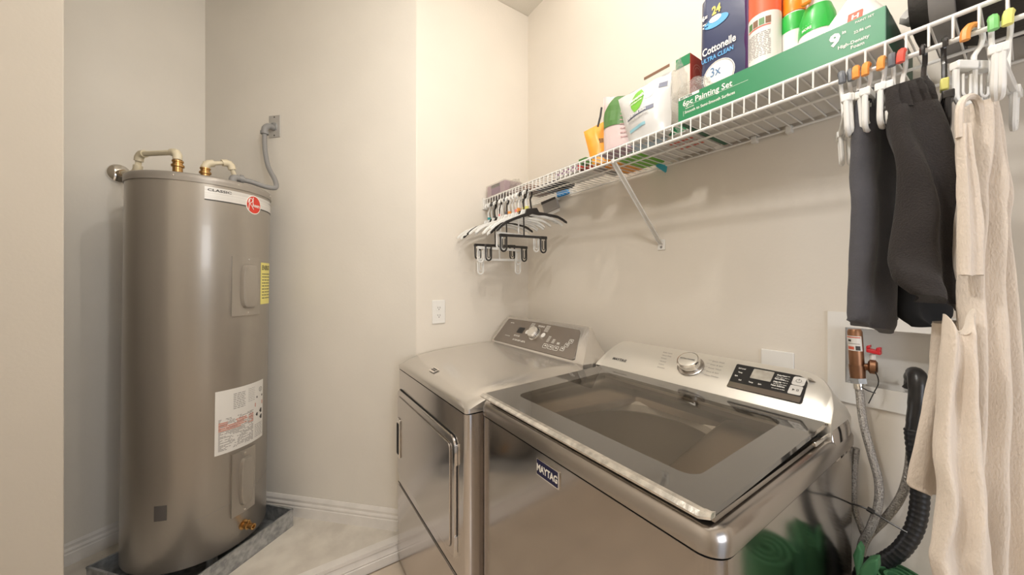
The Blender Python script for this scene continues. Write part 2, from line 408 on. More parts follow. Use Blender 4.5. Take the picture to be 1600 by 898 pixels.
for uc, vc, r in ((LW*.80, .120, .009), (LW*.92, .130, .012), (LW*.93, .100, .012)):
    q.add([f(uc+r*math.cos(k*1.05)*(1 if k % 2 else .5), vc+r*math.sin(k*1.05), .0002) for k in range(6)], [tuple(range(6))])
n = 20; q.rings([[f(LW*.90+r*math.cos(2*PI*k/n), .232+r*math.sin(2*PI*k/n), .0004) for k in range(n)] for r in (.011, .009)], caps=False)
txt(q, 'S', .014, lambda u, v: f(u+LW*.90-.004, v+.227, .0004), .02)
q.add([f(LW*.78, .196), f(LW*.97, .196), f(LW*.97, .205), f(LW*.78, .205)], [(0, 1, 2, 3)])
q.build('pictograms', 'print_dark', wl, local=True, kind='stuff')
cylpatch(MB(), -25.3, -15.8, .405, .465, .001, 4).build('drain_cover_plate', mat('plate_grey', (.12, .11, .105), .35, .3), heater, local=True)
dv = T('x', '', 'x'); bpy.data.objects.remove(dv)
ang = 43; dr = (math.cos(math.radians(ang)), math.sin(math.radians(ang)), 0)
v0 = MB().lathe_dir(cylp(ang, .262, -.004), dr, [(.021, 0), (.021, .006), (.013, .008), (.013, .02), (.016, .022), (.016, .032), (.011, .034), (.011, .052), (.013, .052), (.013, .060), (.007, .060), (.007, .05)], 20).build('drain_valve', 'brass', heater, local=True)
q = MB()
for k in range(1): q.lathe_dir(cylp(ang, .262, .03)+Vector((0, 0, .012)), (0, 0, 1), [(.006, 0), (.006, .012), (.003, .014)], 10)
q.build('valve_stem', 'brass', v0, local=True)
# seam line of bottom jacket
MB().tube([cylp(a, .375+(a-4)*.0006, .0002) for a in range(4, 86, 4)], .0009, 4).build('jacket_seam', 'print_grey', heater, local=True)
for a, p in ((0, (-2.046, -.346)), (1, (-2.105, -.264))):
    l = Vector((p[0]-.0133, p[1]-.0197, 1.808))-HC
    MB().lathe(l, [(.014, 0), (.014, .020), (.017, .021), (.017, .042), (.022, .044), (.022, .052), (.017, .054), (.017, .062), (.0195, .064), (.0195, .070), (.014, .071)], 16).build('brass_nipple', 'brass', heater, local=True)

def pipe(name, label, pts, r, col, fit=True, group=None):
    root = T(name, label, 'pipe', (pts[0][0], pts[0][1], min(p[2] for p in pts)))
    MB().tube(pts, r, 14).build('pipe_run', col, root)
    for p, a, b in zip(pts[1:-1], pts[:-2], pts[2:]):
        p, a, b = Vector(p), Vector(a), Vector(b); da = (a-p).normalized(); db = (b-p).normalized()
        q = MB(); q.tube([p+da*.032, p+da*.0145, p+da*.006+db*.006, p+db*.0145, p+db*.032], r+.0045, 14)
        q.build('elbow', col, root)
    return root
zz = 1.915
p1 = pipe('water_pipe', 'cream plastic pipe loop above the left of the heater top, running back to the wall', [(-2.046, -.346, 1.845), (-2.046, -.346, zz), (-2.215, -.498, zz+.012), (-2.225, -.508, 1.845), (-2.468, -.625, 1.885)], .0115, 'cpvc')
p2 = pipe('water_pipe', 'smaller cream plastic pipe loop at the middle of the heater top', [(-2.105, -.264, 1.845), (-2.105, -.264, 1.898), (-2.140, -.178, 1.928), (-2.155, -.150, 1.82), (-2.36, -.06, 1.815)], .0115, 'cpvc')
MB().lathe_dir((-2.483, -.629, 1.886), (.87, .49, -.0), [(.044, 0), (.042, .008), (.030, .016), (.018, .020), (.018, .022)], 24).build('escutcheon', 'chrome', p1)
cpl = MB().lathe_dir((-2.44, -.613, 1.879), (.87, .42, -.1), [(.0155, 0), (.0155, .05)], 16).build('pipe_sleeve', mat('tan_pipe', (.34, .24, .13), .45), p1)
cd = T('electrical_conduit', 'grey flexible electrical conduit looping from heater top up to the wall plate', 'conduit', (-2.12, -.12, 1.80))
MB().tube([(-2.105, -.15, 1.845), (-2.12, -.10, 1.846), (-2.135, -.04, 1.834), (-2.155, .002, 1.840), (-2.187, .0, 1.885), (-2.235, -.028, 1.96), (-2.264, -.042, 2.04), (-2.285, -.046, 2.11), (-2.291, -.046, 2.165)], .0115, 12, 6).build('hose', 'conduit', cd)
MB().tube([(-2.085, -.165, 1.812), (-2.088, -.163, 1.840), (-2.10, -.153, 1.850), (-2.113, -.125, 1.849)], .0155, 12, 3).lathe_dir((-2.110, -.138, 1.850), (-.2, .9, 0), [(.020, 0), (.020, .012)], 12).build('connector', 'conduit', cd)
MB().tube([(-2.291, -.046, 2.150), (-2.293, -.045, 2.178), (-2.303, -.028, 2.200), (-2.326, -.004, 2.203)], .0155, 12, 3).lathe_dir((-2.291, -.046, 2.148), (0, 0, 1), [(.020, 0), (.020, .014)], 12).build('connector', 'conduit', cd)
f = plane((-2.3265, .0005, 2.213), (.707, .707, 0), (0, 0, 1), .001)
jp = T('junction_plate', 'small metal junction box cover on the alcove wall above the heater', 'electrical plate', (-2.325, .0, 2.153))
patch(MB(), f, rrp(-.036, .036, -.06, .06, .003), .004).build('cover', mat('plate_metal', (.55, .53, .50), .4, .35), jp, bevel=.001)
for v in (-.050, .050): patch(MB(), lambda u, w, d=0, v=v: f(u, w+v, d+.004), rrp(-.004, .004, -.004, .004, .0039), .001).build('screw', 'print_dark', jp)
q = MB(); patch(q, lambda u, w, d=0: f(u, w, d+.004), rrp(-.017, .017, -.022, .018, .012), .006).build('knockout', 'galvanised', jp)

# ------------------------------------------------------------------ drain pan
pR, pF, pL = Vector((-2.142, .078, .094)), Vector((-1.817, -.317, .094)), Vector((-2.185, -.646, .094))
pB = pR+(pL-pF)*.86+Vector((-.0, .0, 0))
pan = T('drain_pan', 'galvanised metal drain pan under the water heater', 'pan', (-2.15, -.29, .094))
PP = [pR, pF, pL, pB]; cen = sum(PP, Vector())/4
q = MB(); q.rings([[p+Vector((0, 0, .001)) for p in PP], [p+Vector((0, 0, .004)) for p in PP]]); q.build('pan_bottom', 'galvanised', pan)
for i in range(4):
    a, b = PP[i], PP[(i+1) % 4]; d = (b-a).normalized(); nn = Vector((d.y, -d.x, 0))
    if nn.dot(cen-a) < 0: nn = -nn
    MB().rings([[p, p+nn*.0015*1, p+nn*.0015+Vector((0, 0, .084)), p+nn*.006+Vector((0, 0, .084)), p+nn*.006+Vector((0, 0, .088)), p-nn*.002+Vector((0, 0, .088)), p-nn*.002+Vector((0, 0, .08)), p+Vector((0, 0, .08))] for p in (a, b)]).build('pan_side', 'galvanised', pan)

# ------------------------------------------------------------------ dryer
DX0, DX1, DY = -1.722, -.992, .497
dryer = T('clothes_dryer', 'silver front load clothes dryer against the end wall, left of the washer', 'dryer', ((DX0+DX1)/2, .87, 0))
def ring(P, z, ins=0):
    cx = (min(p[0] for p in P)+max(p[0] for p in P))/2; cy = (min(p[1] for p in P)+max(p[1] for p in P))/2
    hx = (max(p[0] for p in P)-cx); hy = (max(p[1] for p in P)-cy)
    return [(cx+(x-cx)*(hx-ins)/hx, cy+(y-cy)*(hy-ins)/hy, z) for x, y in P]
dp = rr(DX0, DX1, DY, 1.235, .022, .005)
MB().rings([ring(dp, .02), ring(dp, .938)]).build('cabinet', 'steel_dryer', dryer)
MB().box(DX0+.02, DX1-.02, DY+.03, 1.2, 0, .02).build('base', 'gap_black', dryer)
# arched top
TZ = [(.497, .957), (.5, .966), (.512, .974), (.535, .985), (.58, 1.000), (.65, 1.012), (.75, 1.020), (.88, 1.025), (1.05, 1.028), (1.235, 1.028)]
n = 22; R = []
for y, z in TZ:
    row = []
    ins = .012 if y < .4975 else .003 if y < .505 else 0
    for k in range(n+1):
        x = DX0+ins+(DX1-DX0-2*ins)*k/n; e = min(x-DX0, DX1-x); dz = -.020*max(0, 1-e/.045)**2
        row.append((x, y, max(z+dz, .956)))
    R.append(row)
top = MB(); top.rings(R, close=False, caps=False)
L = [r[0] for r in R]; Rr = [r[-1] for r in R]
for side in (L, Rr): top.rings([side, [(p[0], p[1], .942) for p in side]], close=False, caps=False)
top.rings([R[0], [(p[0], p[1], .942) for p in R[0]]], close=False, caps=False)
top.build('top_panel', 'steel_dryer_top', dryer, ang=60)
MB().box(DX0+.006, DX1-.006, DY+.006, 1.23, .937, .943).build('seam', 'gap_black', dryer)
# front door
fd = plane((0, DY, 0), (1, 0, 0), (0, 0, 1))         # u = X, v = Z, normal towards the room
ddoor = patch(MB(), fd, rrp(-1.708, -1.052, .440, .850, .035, 6), .001)
ddoor.build('door_gap', 'gap_black', dryer)
door = patch(MB(), fd, rrp(-1.704, -1.056, .444, .846, .032, 6), .010).build('door', 'steel_dryer', dryer, bevel=.003)
patch(MB(), lambda u, v, d=0: fd(u, v, d+.010), rrp(-1.683, -1.080, .468, .822, .022, 6), .0008).build('door_groove', 'console_brown', door)
patch(MB(), lambda u, v, d=0: fd(u, v, d+.0105), rrp(-1.680, -1.083, .471, .819, .020, 6), .005).build('door_panel', 'steel_dryer', door, bevel=.002)
h = patch(MB(), lambda u, v, d=0: fd(u, v, d+.0155), rrp(-1.678, -1.630, .540, .722, .010, 4), .007).build('handle', 'chrome', door, bevel=.003)
patch(MB(), lambda u, v, d=0: fd(u, v, d+.0227), rrp(-1.668, -1.640, .556, .700, .006, 4), .0008).build('grip_recess', 'gap_black', h)
for z in (.80, .50):
    patch(MB(), lambda u, v, d=0: fd(u, v, d+.0), rrp(-1.0585, -1.0525, z-.045, z+.025, .002, 2), .0115).build('hinge', 'chrome', door)
patch(MB(), fd, rrp(DX0+.001, DX1-.022, .3895, .3945, .001, 1), .0006).build('panel_seam', 'gap_black', dryer)
patch(MB(), fd, rrp(DX0+.002, DX1-.024, .05, .383, .004, 2), .003).build('toe_panel', 'steel_dryer', dryer, bevel=.001)
ft = plane((-1.39, .548, .9915), (1, 0, 0), (0, .90, .29), .0006)
bd = patch(MB(), ft, rrp(-.028, .028, -.014, .014, .003), .0015).build('badge', 'chrome', dryer)
q = MB(); bars(q, lambda u, v: ft(u, v, .0019), -.021, .021, -.009, .008, 2, .006, seed=3, dens=.9); q.build('badge_print', 'print_dark', bd)

def console(mb, X0, W_, O, face, back, hfun, N=48):
    """fin-shaped control housing: cross-sections in the YZ plane along X"""
    Y0, Z0 = O; fy, fz = face; R = []
    us = sorted(set([0, W_]+[W_*k/N for k in range(N+1)]+[.004, .010, .018, .028, .04, W_-.004, W_-.010, W_-.018, W_-.028, W_-.04]))
    for u in us:
        h = hfun(u); y1, z1 = Y0+fy*h, Z0+fz*h
        R.append([(X0+u, Y0, Z0-.06), (X0+u, Y0, Z0-.004), (X0+u, Y0+.002, Z0), (X0+u, y1, z1), (X0+u, y1+.008*h+.001, z1+.004*h),
                  (X0+u, y1+.020*h+.002, z1+.003*h-.001), (X0+u, y1+(back-y1)*.5, z1-(z1-Z0)*.25-.002), (X0+u, y1+(back-y1)*.85, z1-(z1-Z0)*.62-.004), (X0+u, back, Z0-.02), (X0+u, back, Z0-.06)])
    return mb.rings(R)
# dryer console
def hd(u):
    W_ = .708
    a = min(1, .15+.85*(max(0, u)/.014)) if u < .014 else 1
    d = W_-u; b = 1
    if d < .062: b = d/.062*.93
    if .05 < d < .10: b = min(b, .93+.07*(1-((.10-d)/.05)**2)) if d > .062 else d/.062*.93
    return min(a, b)*(1+.0)
dc = console(MB(), -1.70, .708, (1.012, 1.030), (.108, .130), 1.20, hd).build('console', 'steel_dryer_top', dryer, ang=28)
l = math.hypot(.108, .130)
fc = plane((-1.70, 1.012, 1.030), (1, 0, 0), (0, .108, .130), .0004)
poly = [(.016, .006), (.640, .008), (.650, .014), (.603, .142), (.592, .152), (.30, .158), (.040, .155), (.030, .149)]
dpn = patch(MB(), fc, poly, .0020).build('control_panel', 'console_brown', dc, bevel=.001)
g = lambda u, v, d=0: fc(u, v, d+.0022)
patch(MB(), g, rrp(.175, .226, .078, .112, .003), .0006).build('display', 'black_plastic', dc)
kb = MB(); o_ = fc(.325, .090); nrm = Vector((1, 0, 0)).cross(Vector((0, .108, .130))).normalized()
kb.lathe_dir(o_, nrm, [(.036, .0015), (.036, .004), (.032, .006)], 32).build('knob_ring', 'chrome', dc)
kn = MB().lathe_dir(o_, nrm, [(.031, .004), (.030, .022), (.027, .030), (.020, .031)], 32).build('knob', 'silver_console', dc)
q = MB()
for k in range(24):
    a = 2*PI*k/24; q.obox(o_+nrm*.006+(Vector((1, 0, 0))*math.cos(a)+Vector((0, .108, .130)).normalized()*math.sin(a))*.0305-Vector((.0012, 0, 0)), (.0024, 0, 0), (0, .0015, .002), nrm*.014)
q.build('knob_grip', 'print_dark', kn)
for u in (.262, .390): MB().lathe_dir(fc(u, .092), nrm, [(.0125, .0015), (.0125, .005), (.009, .006)], 20).build('button', 'white_plastic', dc)
q = MB()
txt(q, 'MAYTAG', .008, lambda u, v: g(u+.075, v+.128), .02)
for rnd_u, v in ((.19, .060), (.335, .138)): bars(q, g, rnd_u-.02, rnd_u+.03, v-.006, v+.004, 2, .0022, seed=int(v*1e4))
for k in range(6): bars(q, g, .375, .405, .112+k*.0062, .116+k*.0062, 1, .002, seed=k); bars(q, g, .255, .285, .112+k*.0062, .116+k*.0062, 1, .002, seed=k+9)
for k in range(3):
    u = .430+k*.037; bars(q, g, u+.002, u+.020, .060, .095-.012*k, 5-k, .0022, seed=k)
bars(q, g, .095, .14, .045, .052, 1, .0022, seed=4); bars(q, g, .18, .29, .030, .04, 2, .0022, seed=14)
q.build('panel_print', 'ivory_print', dc, kind='stuff')
def frame_btn(fn, u, v, w, h, mt, par, name='touch_button'):
    q = MB(); t = .0016
    o1, i1 = rrp(u, u+w, v, v+h, .003), rrp(u+t, u+w-t, v+t, v+h-t, .0016)
    q.rings([[fn(a, b, 0) for a, b in o1], [fn(a, b, .0006) for a, b in o1], [fn(a, b, .0006) for a, b in i1], [fn(a, b, 0) for a, b in i1]], caps=False)
    bars(q, fn, u+w*.3, u+w*.75, v+h*.3, v+h*.6, 1, h*.25, seed=int(u*999)); q.build(name, mt, par)
for k in range(3): frame_btn(g, .428+k*.037, .030, .030, .022, 'ivory_print', dc)
for k in range(3): frame_btn(g, .545+k*.013, .036+k*.022, .024, .019, 'ivory_print', dc)

# ------------------------------------------------------------------ washer
WX0, WX1, WY = -.982, -.250, .536
washer = T('washing_machine', 'dark silver top load washing machine with a glass lid, right of the dryer', 'washer', (-.615, .88, 0))
wp = rr(WX0, WX1, WY, 1.235, .040, .02, 8)
wp_in = rr(WX0+.003, WX1-.003, WY+.003, 1.232, .038, .018, 8)
MB().rings([ring(wp_in, .02), ring(wp_in, .900), ring(wp_in, .9405)], caps=False).build('cabinet', 'steel_dark', washer)
MB().rings([ring(wp_in, 0, .03), ring(wp_in, .02, .03)]).build('base', 'gap_black', washer)
MB().rings([ring(wp_in, .938, .004), ring(wp_in, .948, .004)], caps=False).build('seam', 'gap_black', washer)
tcx, tcy, tr_ = -.60, .800, .232
def circ(P, r, z): 
    out = []
    for x, y in P:
        a = math.atan2((y-tcy), (x-tcx)*.75); out.append((tcx+r*math.cos(a), tcy+r*math.sin(a), z))
    return out
MB().rings([ring(wp, .9405, .01), ring(wp, .946), ring(wp, .968, 0), ring(wp, .981, .004), ring(wp, .988, .012), ring(wp, .989, .045), circ(wp, tr_+.025, .984), circ(wp, tr_+.008, .975), circ(wp, tr_+.002, .955)], caps=False).build('top_frame', 'steel_frame', washer, ang=40)
MB().lathe((tcx, tcy, 0), [(tr_+.004, .962), (tr_-.012, .957), (tr_-.014, .935), (tr_+.004, .925)], 56, caps=False).build('tub_ring', mat('ring_grey', (.62, .61, .58), .35), washer)
MB().lathe((tcx, tcy, 0), [(tr_+.012, .955), (tr_+.012, .62), (tr_-.02, .58), (.001, .575)], 56, caps=False).build('wash_tub', 'drum', washer)
q = MB().lathe((tcx, tcy, 0), [(.19, .58), (.185, .60), (.12, .612), (.05, .625), (.035, .66), (.001, .665)], 32, caps=False)
for k in range(6):
    a = k*PI/3; d = Vector((math.cos(a), math.sin(a), 0)); s = Vector((-d.y, d.x, 0))
    q.obox(Vector((tcx, tcy, .598))+d*.045-s*.007, d*.12, s*.014, (0, 0, .028))
q.build('impeller', 'white_plastic', washer, bevel=.003)
# lid: sloped slab from front (z 1.003) to back (z 1.020)
def lz(y): return 1.004+(y-.53)*.030
LX0, LX1, LY0, LY1 = -.952, -.268, .528, 1.078
lid = T('tmp', '', ''); bpy.data.objects.remove(lid)
def lr(P, dz): return [(x, y, lz(y)+dz) for x, y in P]
o1 = rr(LX0, LX1, LY0+.006, LY1, .022, .01, 5); i1 = rr(-.880, -.330, .612, 1.012, .03, .03, 5)
lid = MB().rings([lr(i1, -.002), lr(o1, -.002), lr(o1, .008), lr(i1, .008), lr(i1, -.002)], caps=False).build('lid', 'lid_border', washer, ang=30)
MB().rings([lr(i1, .005), lr(i1, .0079)]).build('lid_glass', 'lid_glass', lid)
MB().rings([[(LX0-.001, LY0, lz(LY0)-.0010), (LX0-.001, LY0+.017, lz(LY0)-.002), (LX0-.001, LY0+.017, lz(LY0)+.0088), (LX0-.001, LY0+.006, lz(LY0)+.0092), (LX0-.001, LY0-.002, lz(LY0)+.004)],
            [(LX1-.012, LY0, lz(LY0)-.0010), (LX1-.012, LY0+.017, lz(LY0)-.002), (LX1-.012, LY0+.017, lz(LY0)+.0088), (LX1-.012, LY0+.006, lz(LY0)+.0092), (LX1-.012, LY0-.002, lz(LY0)+.004)],
            [(LX1+.001, LY0+.012, lz(LY0)-.001), (LX1+.001, LY0+.026, lz(LY0)-.0010), (LX1+.001, LY0+.026, lz(LY0)+.008), (LX1+.001, LY0+.016, lz(LY0)+.009), (LX1+.001, LY0+.010, lz(LY0)+.004)]]).build('lid_front_trim', 'chrome_mottled', lid, ang=25)
MB().box(LX1-.004, LX1+.001, LY0+.024, LY1, .995, 1.004).build('lid_side_trim', 'steel_frame', lid)
MB().box(LX0+.012, LX1-.012, LY0+.022, LY1, .987, 1.0005).build('lid_gap_shade', 'gap_black', lid) if False else MB().rings([[(x, y, z) for x, y in rr(LX0+.014, LX1-.014, LY0+.024, LY1, .02, .01)] for z in (.987, 1.0015)], caps=False).build('lid_gap_shade', 'gap_black', lid)  # black band under the lid, modelling the shadow in the gap
MB().box(-.272, -.262, .985, 1.070, .996, 1.006).build('hinge', 'chrome', lid, bevel=.002)
# console
WC = .723
def hw(u):
    R1, R2 = .055, .10
    if u < R1: return max(.05, math.sqrt(max(0, 1-(1-u/R1)**2)))
    d = WC-u
    if d < R2: return max(.05, (1-(1-d/R2)**2.4)**(1/2.0))
    return 1
wc = console(MB(), -.982, WC, (1.075, 1.030), (.115, .082), 1.238, hw).build('console', 'silver_console', washer, ang=28)
MB().box(-.978, -.263, 1.0715, 1.0755, 1.022, 1.028).build('console_edge', 'chrome', wc)
MB().rings([ring(rr(-.978, -.270, 1.08, 1.234, .01, .02), z) for z in (.985, 1.03)]).build('rear_deck', 'steel_dark', washer)
q = MB(); R = []
for z, xr, yb in ((.94, -.2505, 1.243), (.97, -.2515, 1.243), (1.0, -.256, 1.241), (1.03, -.266, 1.236), (1.055, -.278, 1.228), (1.078, -.293, 1.217), (1.095, -.306, 1.204), (1.104, -.325, 1.19)):
    yf = 1.080 if z < 1.03 else 1.080+(z-1.03)*1.40+.004
    R.append([(x, y, z) for x, y in ((-.42, yf), (xr-.006, yf), (xr, yf+.006), (xr, yb-.03), (xr-.008, yb-.008), (xr-.03, yb), (-.42, yb))])
q.rings(R).build('rear_shoulder', 'steel_dark', washer, ang=50)
fc2 = plane((-.982, 1.075, 1.030), (1, 0, 0), (0, .115, .082), .0006)
n2 = Vector((1, 0, 0)).cross(Vector((0, .115, .082))).normalized()
o_ = fc2(.352, .084)
MB().lathe_dir(o_, n2, [(.042, 0), (.042, .003), (.037, .005)], 40).build('knob_ring', 'steel_frame', wc)
kn = MB().lathe_dir(o_, n2, [(.034, .003), (.034, .020), (.036, .022), (.036, .029), (.033, .032), (.031, .0318)], 40).build('knob', 'chrome', wc)
MB().lathe_dir(o_, n2, [(.0305, .031), (.0305, .0325), (.029, .033)], 40).build('knob_cap', 'silver_console', kn)
q = MB(); txt(q, 'EXTRA POWER', .0072, lambda u, v: fc2(.352+u, .084+v-.0025, .0336), .03, center=True); q.build('knob_lettering', 'print_dark', kn)
q = MB(); txt(q, 'MAYTAG', .0165, lambda u, v: fc2(.055+u, .040+v), .03, .95); q.build('brand_lettering', 'print_dark', wc)
q = MB()
for k, w in enumerate(('Bulky Items', 'Heavy Duty', 'Whites', 'Normal', 'Colors', 'Delicates')): txt(q, w, .0075, lambda u, v: fc2(.232+u+k*.003, .122-k*.0145+v), .01)
for k, w in enumerate(('Quick Wash', 'Drain & Spin', 'Power Wash', 'Rinse & Spin', 'Clean Washer')): txt(q, w, .0075, lambda u, v: fc2(.405+u, .122-k*.0155+v), .01)
for k in range(5):
    q.add([fc2(.392, .126-k*.0150), fc2(.403, .126-k*.0150), fc2(.403, .1268-k*.0150), fc2(.392, .1268-k*.0150)], [(0, 1, 2, 3)])
q.build('cycle_names', 'print_grey', wc, kind='stuff')
P = [(.482, .036), (.656, .034), (.659, .040), (.655, .108), (.648, .122), (.634, .1275), (.480, .130), (.477, .127)]
cp = patch(MB(), fc2, P, .0018).build('control_panel', 'black_plastic', wc, bevel=.0006)
g = lambda u, v, d=0: fc2(u, v, d+.0020)
patch(MB(), g, [(.482, .036), (.655, .035), (.655, .054), (.482, .056)], .0006).build('glossy_strip', 'console_brown', wc)
patch(MB(), g, rrp(.527, .578, .084, .122, .002), .0008).build('display', 'lcd', wc)
patch(MB(), g, rrp(.6235, .651, .0905, .121, .006), .0012).build('power_button', 'label_silver', wc)
patch(MB(), g, rrp(.6235, .651, .0580, .0885, .003), .0012).build('start_button', 'label_silver', wc)
q = MB()
for k, (w, u, v) in enumerate((('Soil Level', .488, .111), ('Temp', .492, .095), ('Spin', .488, .080), ('Soil', .503, .066), ('Temp', .529, .066), ('Spin', .553, .066), ('Delay Start', .586, .112), ('Extra Rinse', .584, .0985), ('Deep Fill', .584, .086), ('Fabric Softener', .582, .073))):
    txt(q, w, .0070, lambda a, b: g(u+a, v+b, .0008), .03, .72)
bars(q, lambda a, b: g(a, b, .0008), .586, .616, .060, .118, 7, .0016, seed=4)
q.build('panel_lettering', 'ivory_print', wc, kind='stuff')
q = MB(); nn_ = 20
q.rings([[g(.637+r*math.cos(2*PI*k/nn_), .106+r*math.sin(2*PI*k/nn_), .0016) for k in range(nn_)] for r in (.0065, .0055)], caps=False)
q.add([g(.6365, .106, .0017), g(.6375, .106, .0017), g(.6375, .114, .0017), g(.6365, .114, .0017)], [(0, 1, 2, 3)])
q.add([g(.631, .069, .0017), g(.631, .077, .0017), g(.637, .073, .0017)], [(0, 1, 2)])
for a in (.640, .643): q.add([g(a, .069, .0017), g(a+.0015, .069, .0017), g(a+.0015, .077, .0017), g(a, .077, .0017)], [(0, 1, 2, 3)])
q.build('button_symbols', 'print_dark', wc)
fw = plane((0, WY+.003, 0), (1, 0, 0), (0, 0, 1))
bg = patch(MB(), fw, rrp(-.684, -.600, .884, .925, .003), .003).build('badge', 'chrome', washer)
patch(MB(), lambda u, v, d=0: fw(u, v, d+.003), rrp(-.682, -.605, .887, .923, .002), .0006).build('badge_face', 'logo_navy', bg)
q = MB(); txt(q, 'MAYTAG', .0235, lambda u, v: fw(-.6435+u, .897+v, .0040), .04, .80, center=True); q.build('lettering', 'ivory_print', bg)

# ------------------------------------------------------------------ outlets and plates
def outlet():
    f = plane((-1.735, .709, 1.203), (0, 1, 0), (0, 0, 1))
    r = T('power_outlet', 'white duplex power outlet on the end wall above the dryer', 'outlet', (-1.735, .709, 1.14))
    patch(MB(), f, rrp(-.036, .036, -.061, .061, .004), .006).build('cover_plate', 'white_plastic', r, bevel=.002)
    for v in (-.020, .020):
        s_ = patch(MB(), lambda a, b, d=0: f(a, b+v, d+.006), rrp(-.017, .017, -.014, .014, .009), .0015).build('socket', 'white_plastic', r)
        q = MB()
        for a in (-.007, .005): patch(q, lambda x, y, d=0: f(x, y+v, d+.0075), [(a, -.002), (a+.002, -.002), (a+.002, .007), (a, .007)], .0003)
        patch(q, lambda x, y, d=0: f(x, y+v, d+.0075), rrp(-.0025, .0025, -.010, -.005, .0024), .0003)
        q.build('slots', 'print_dark', s_)
outlet()
f = plane((-.4385, BW, 1.088), (1, 0, 0), (0, 0, 1))
r = T('blank_wall_plate', 'blank white cover plate on the back wall behind the washer console', 'wall plate', (-.4385, BW, 1.03))
patch(MB(), f, rrp(-.043, .043, -.058, .058, .003), .006).build('cover_plate', 'white_plastic', r, bevel=.002)
patch(MB(), lambda a, b, d=0: f(a, b, d+.006), rrp(-.0035, .0035, -.0035, .0035, .0034), .001).build('screw', 'print_dark', r)

# ------------------------------------------------------------------ recessed supply box
bx = T('washer_supply_box', 'white recessed plastic supply box in the back wall right of the washer', 'supply box', (-.183, BW, 1.03))
q = MB(); ox0, ox1, oz0, oz1 = -.318, -.045, 1.032, 1.277
for a in ((ox0, hx0, oz0, oz1), (hx1, ox1, oz0, oz1), (hx0, hx1, oz0, hz0), (hx0, hx1, hz1, oz1)): q.box(a[0], a[1], BW-.006, BW, a[2], a[3])
q.build('face_frame', 'white_plastic', bx)
q = MB(); d = .085
q.box(hx0, hx1, BW+d, BW+d+.004, hz0, hz1).box(hx0-.003, hx0, BW-.002, BW+d, hz0, hz1).box(hx1, hx1+.003, BW-.002, BW+d, hz0, hz1).box(hx0, hx1, BW-.002, BW+d, hz0-.003, hz0).box(hx0, hx1, BW-.002, BW+d, hz1, hz1+.003)
q.build('recess', 'white_plastic', bx)
def P3(x, y, Y): return at(x, y, Y)
va = T('supply_valve', 'copper supply valve with stickered hammer arrester in the recessed box', 'valve', (-.255, BW-.03, 1.08))
MB().tube([P3(1335, 514, 1.262), P3(1335.5, 518, 1.262), P3(1339, 572, 1.262)], [.0125, .0150, .0150], 16).build('arrester', 'copper', va)
MB().tube([P3(1339, 570, 1.262), P3(1339.2, 574, 1.262), P3(1340.5, 592, 1.262)], [.0165, .0165, .0150], 16).build('valve_body', 'copper', va)
MB().tube([P3(1340, 590, 1.262), P3(1341.5, 598, 1.262)], .0180, 6).build('hose_nut', 'galvanised', va)
MB().tube([P3(1345, 573, 1.262), P3(1358, 573, 1.268)], .009, 12).lathe_dir(P3(1356, 572, 1.262), (.6, .1, 0), [(.012, 0), (.018, .004), (.018, .014), (.012, .018)], 16).build('valve_outlet', 'copper', va)
MB().tube([P3(1363, 565, 1.275), P3(1364, 553, 1.275)], .006, 10).build('valve_stem', 'white_plastic', va)
a = P3(1353, 550, 1.262); MB().obox(a, (.026, 0, -.004), (0, .02, 0), (0, 0, .010)).obox(a+Vector((.0, 0, .008)), (.007, 0, .003), (0, .02, 0), (0, 0, .008)).obox(a+Vector((.018, 0, .004)), (.008, 0, .001), (0, .02, 0), (0, 0, .010)).build('handle', 'red_plastic', va, bevel=.002)
# sticker wrapped on the arrester
c0, c1 = P3(1336, 524, 1.262), P3(1338, 547, 1.262); ax_ = (c1-c0).normalized()
def wrap(th0, th1, t0, t1, d, mt, name, par):
    q = MB(); n = 10
    for i in range(n):
        A = []
        for th, t in ((th0+(th1-th0)*i/n, t0), (th0+(th1-th0)*(i+1)/n, t0), (th0+(th1-th0)*(i+1)/n, t1), (th0+(th1-th0)*i/n, t1)):
            a = math.radians(th); A.append(c0.lerp(c1, t)+Vector((math.cos(a), math.sin(a), 0))*(.0150+d))
        q.add(A, [(0, 1, 2, 3)])
    return q.build(name, mt, par)
st = wrap(200, 330, 0, 1, .0006, 'label_white', 'sticker', va)
wrap(215, 268, .72, .92, .0009, 'print_red', 'red_print', st); wrap(278, 312, .66, .95, .0009, 'print_dark', 'code_print', st)
wrap(205, 320, .06, .13, .0009, 'print_red', 'red_print', st); wrap(222, 250, .25, .4, .0009, 'print_dark', 'dark_print', st); wrap(222, 310, .50, .55, .0009, 'print_grey', 'dark_print', st)
h1 = T('supply_hose', 'braided steel supply hose hanging from the copper valve, curving behind the washer', 'hose', (-.22, 1.22, .65))
MB().tube([P3(1341.5, 597, 1.262), P3(1343, 610, 1.26), P3(1349, 660, 1.245), P3(1362, 710, 1.235), P3(1373, 752, 1.23), P3(1372, 790, 1.225), P3(1360, 825, 1.22), P3(1347, 850, 1.225), P3(1344, 880, 1.225), P3(1344, 930, 1.225)], .0085, 10, 8).build('braided_tube', 'braid', h1)
MB().tube([P3(1341.3, 598, 1.262), P3(1342.5, 608, 1.26)], .011, 12).build('ferrule', 'chrome', h1)
h2 = T('supply_hose', 'second braided hose curving left to right low behind the black drain hose', 'hose', (-.18, 1.23, .65))
MB().tube([P3(1345, 905, 1.245), P3(1345, 868, 1.245), P3(1356, 838, 1.245), P3(1385, 808, 1.25), P3(1408, 775, 1.255), P3(1420, 735, 1.262), P3(1424, 690, 1.262), P3(1428, 650, 1.262)], .0085, 10, 8).build('braided_tube', 'braid', h2)
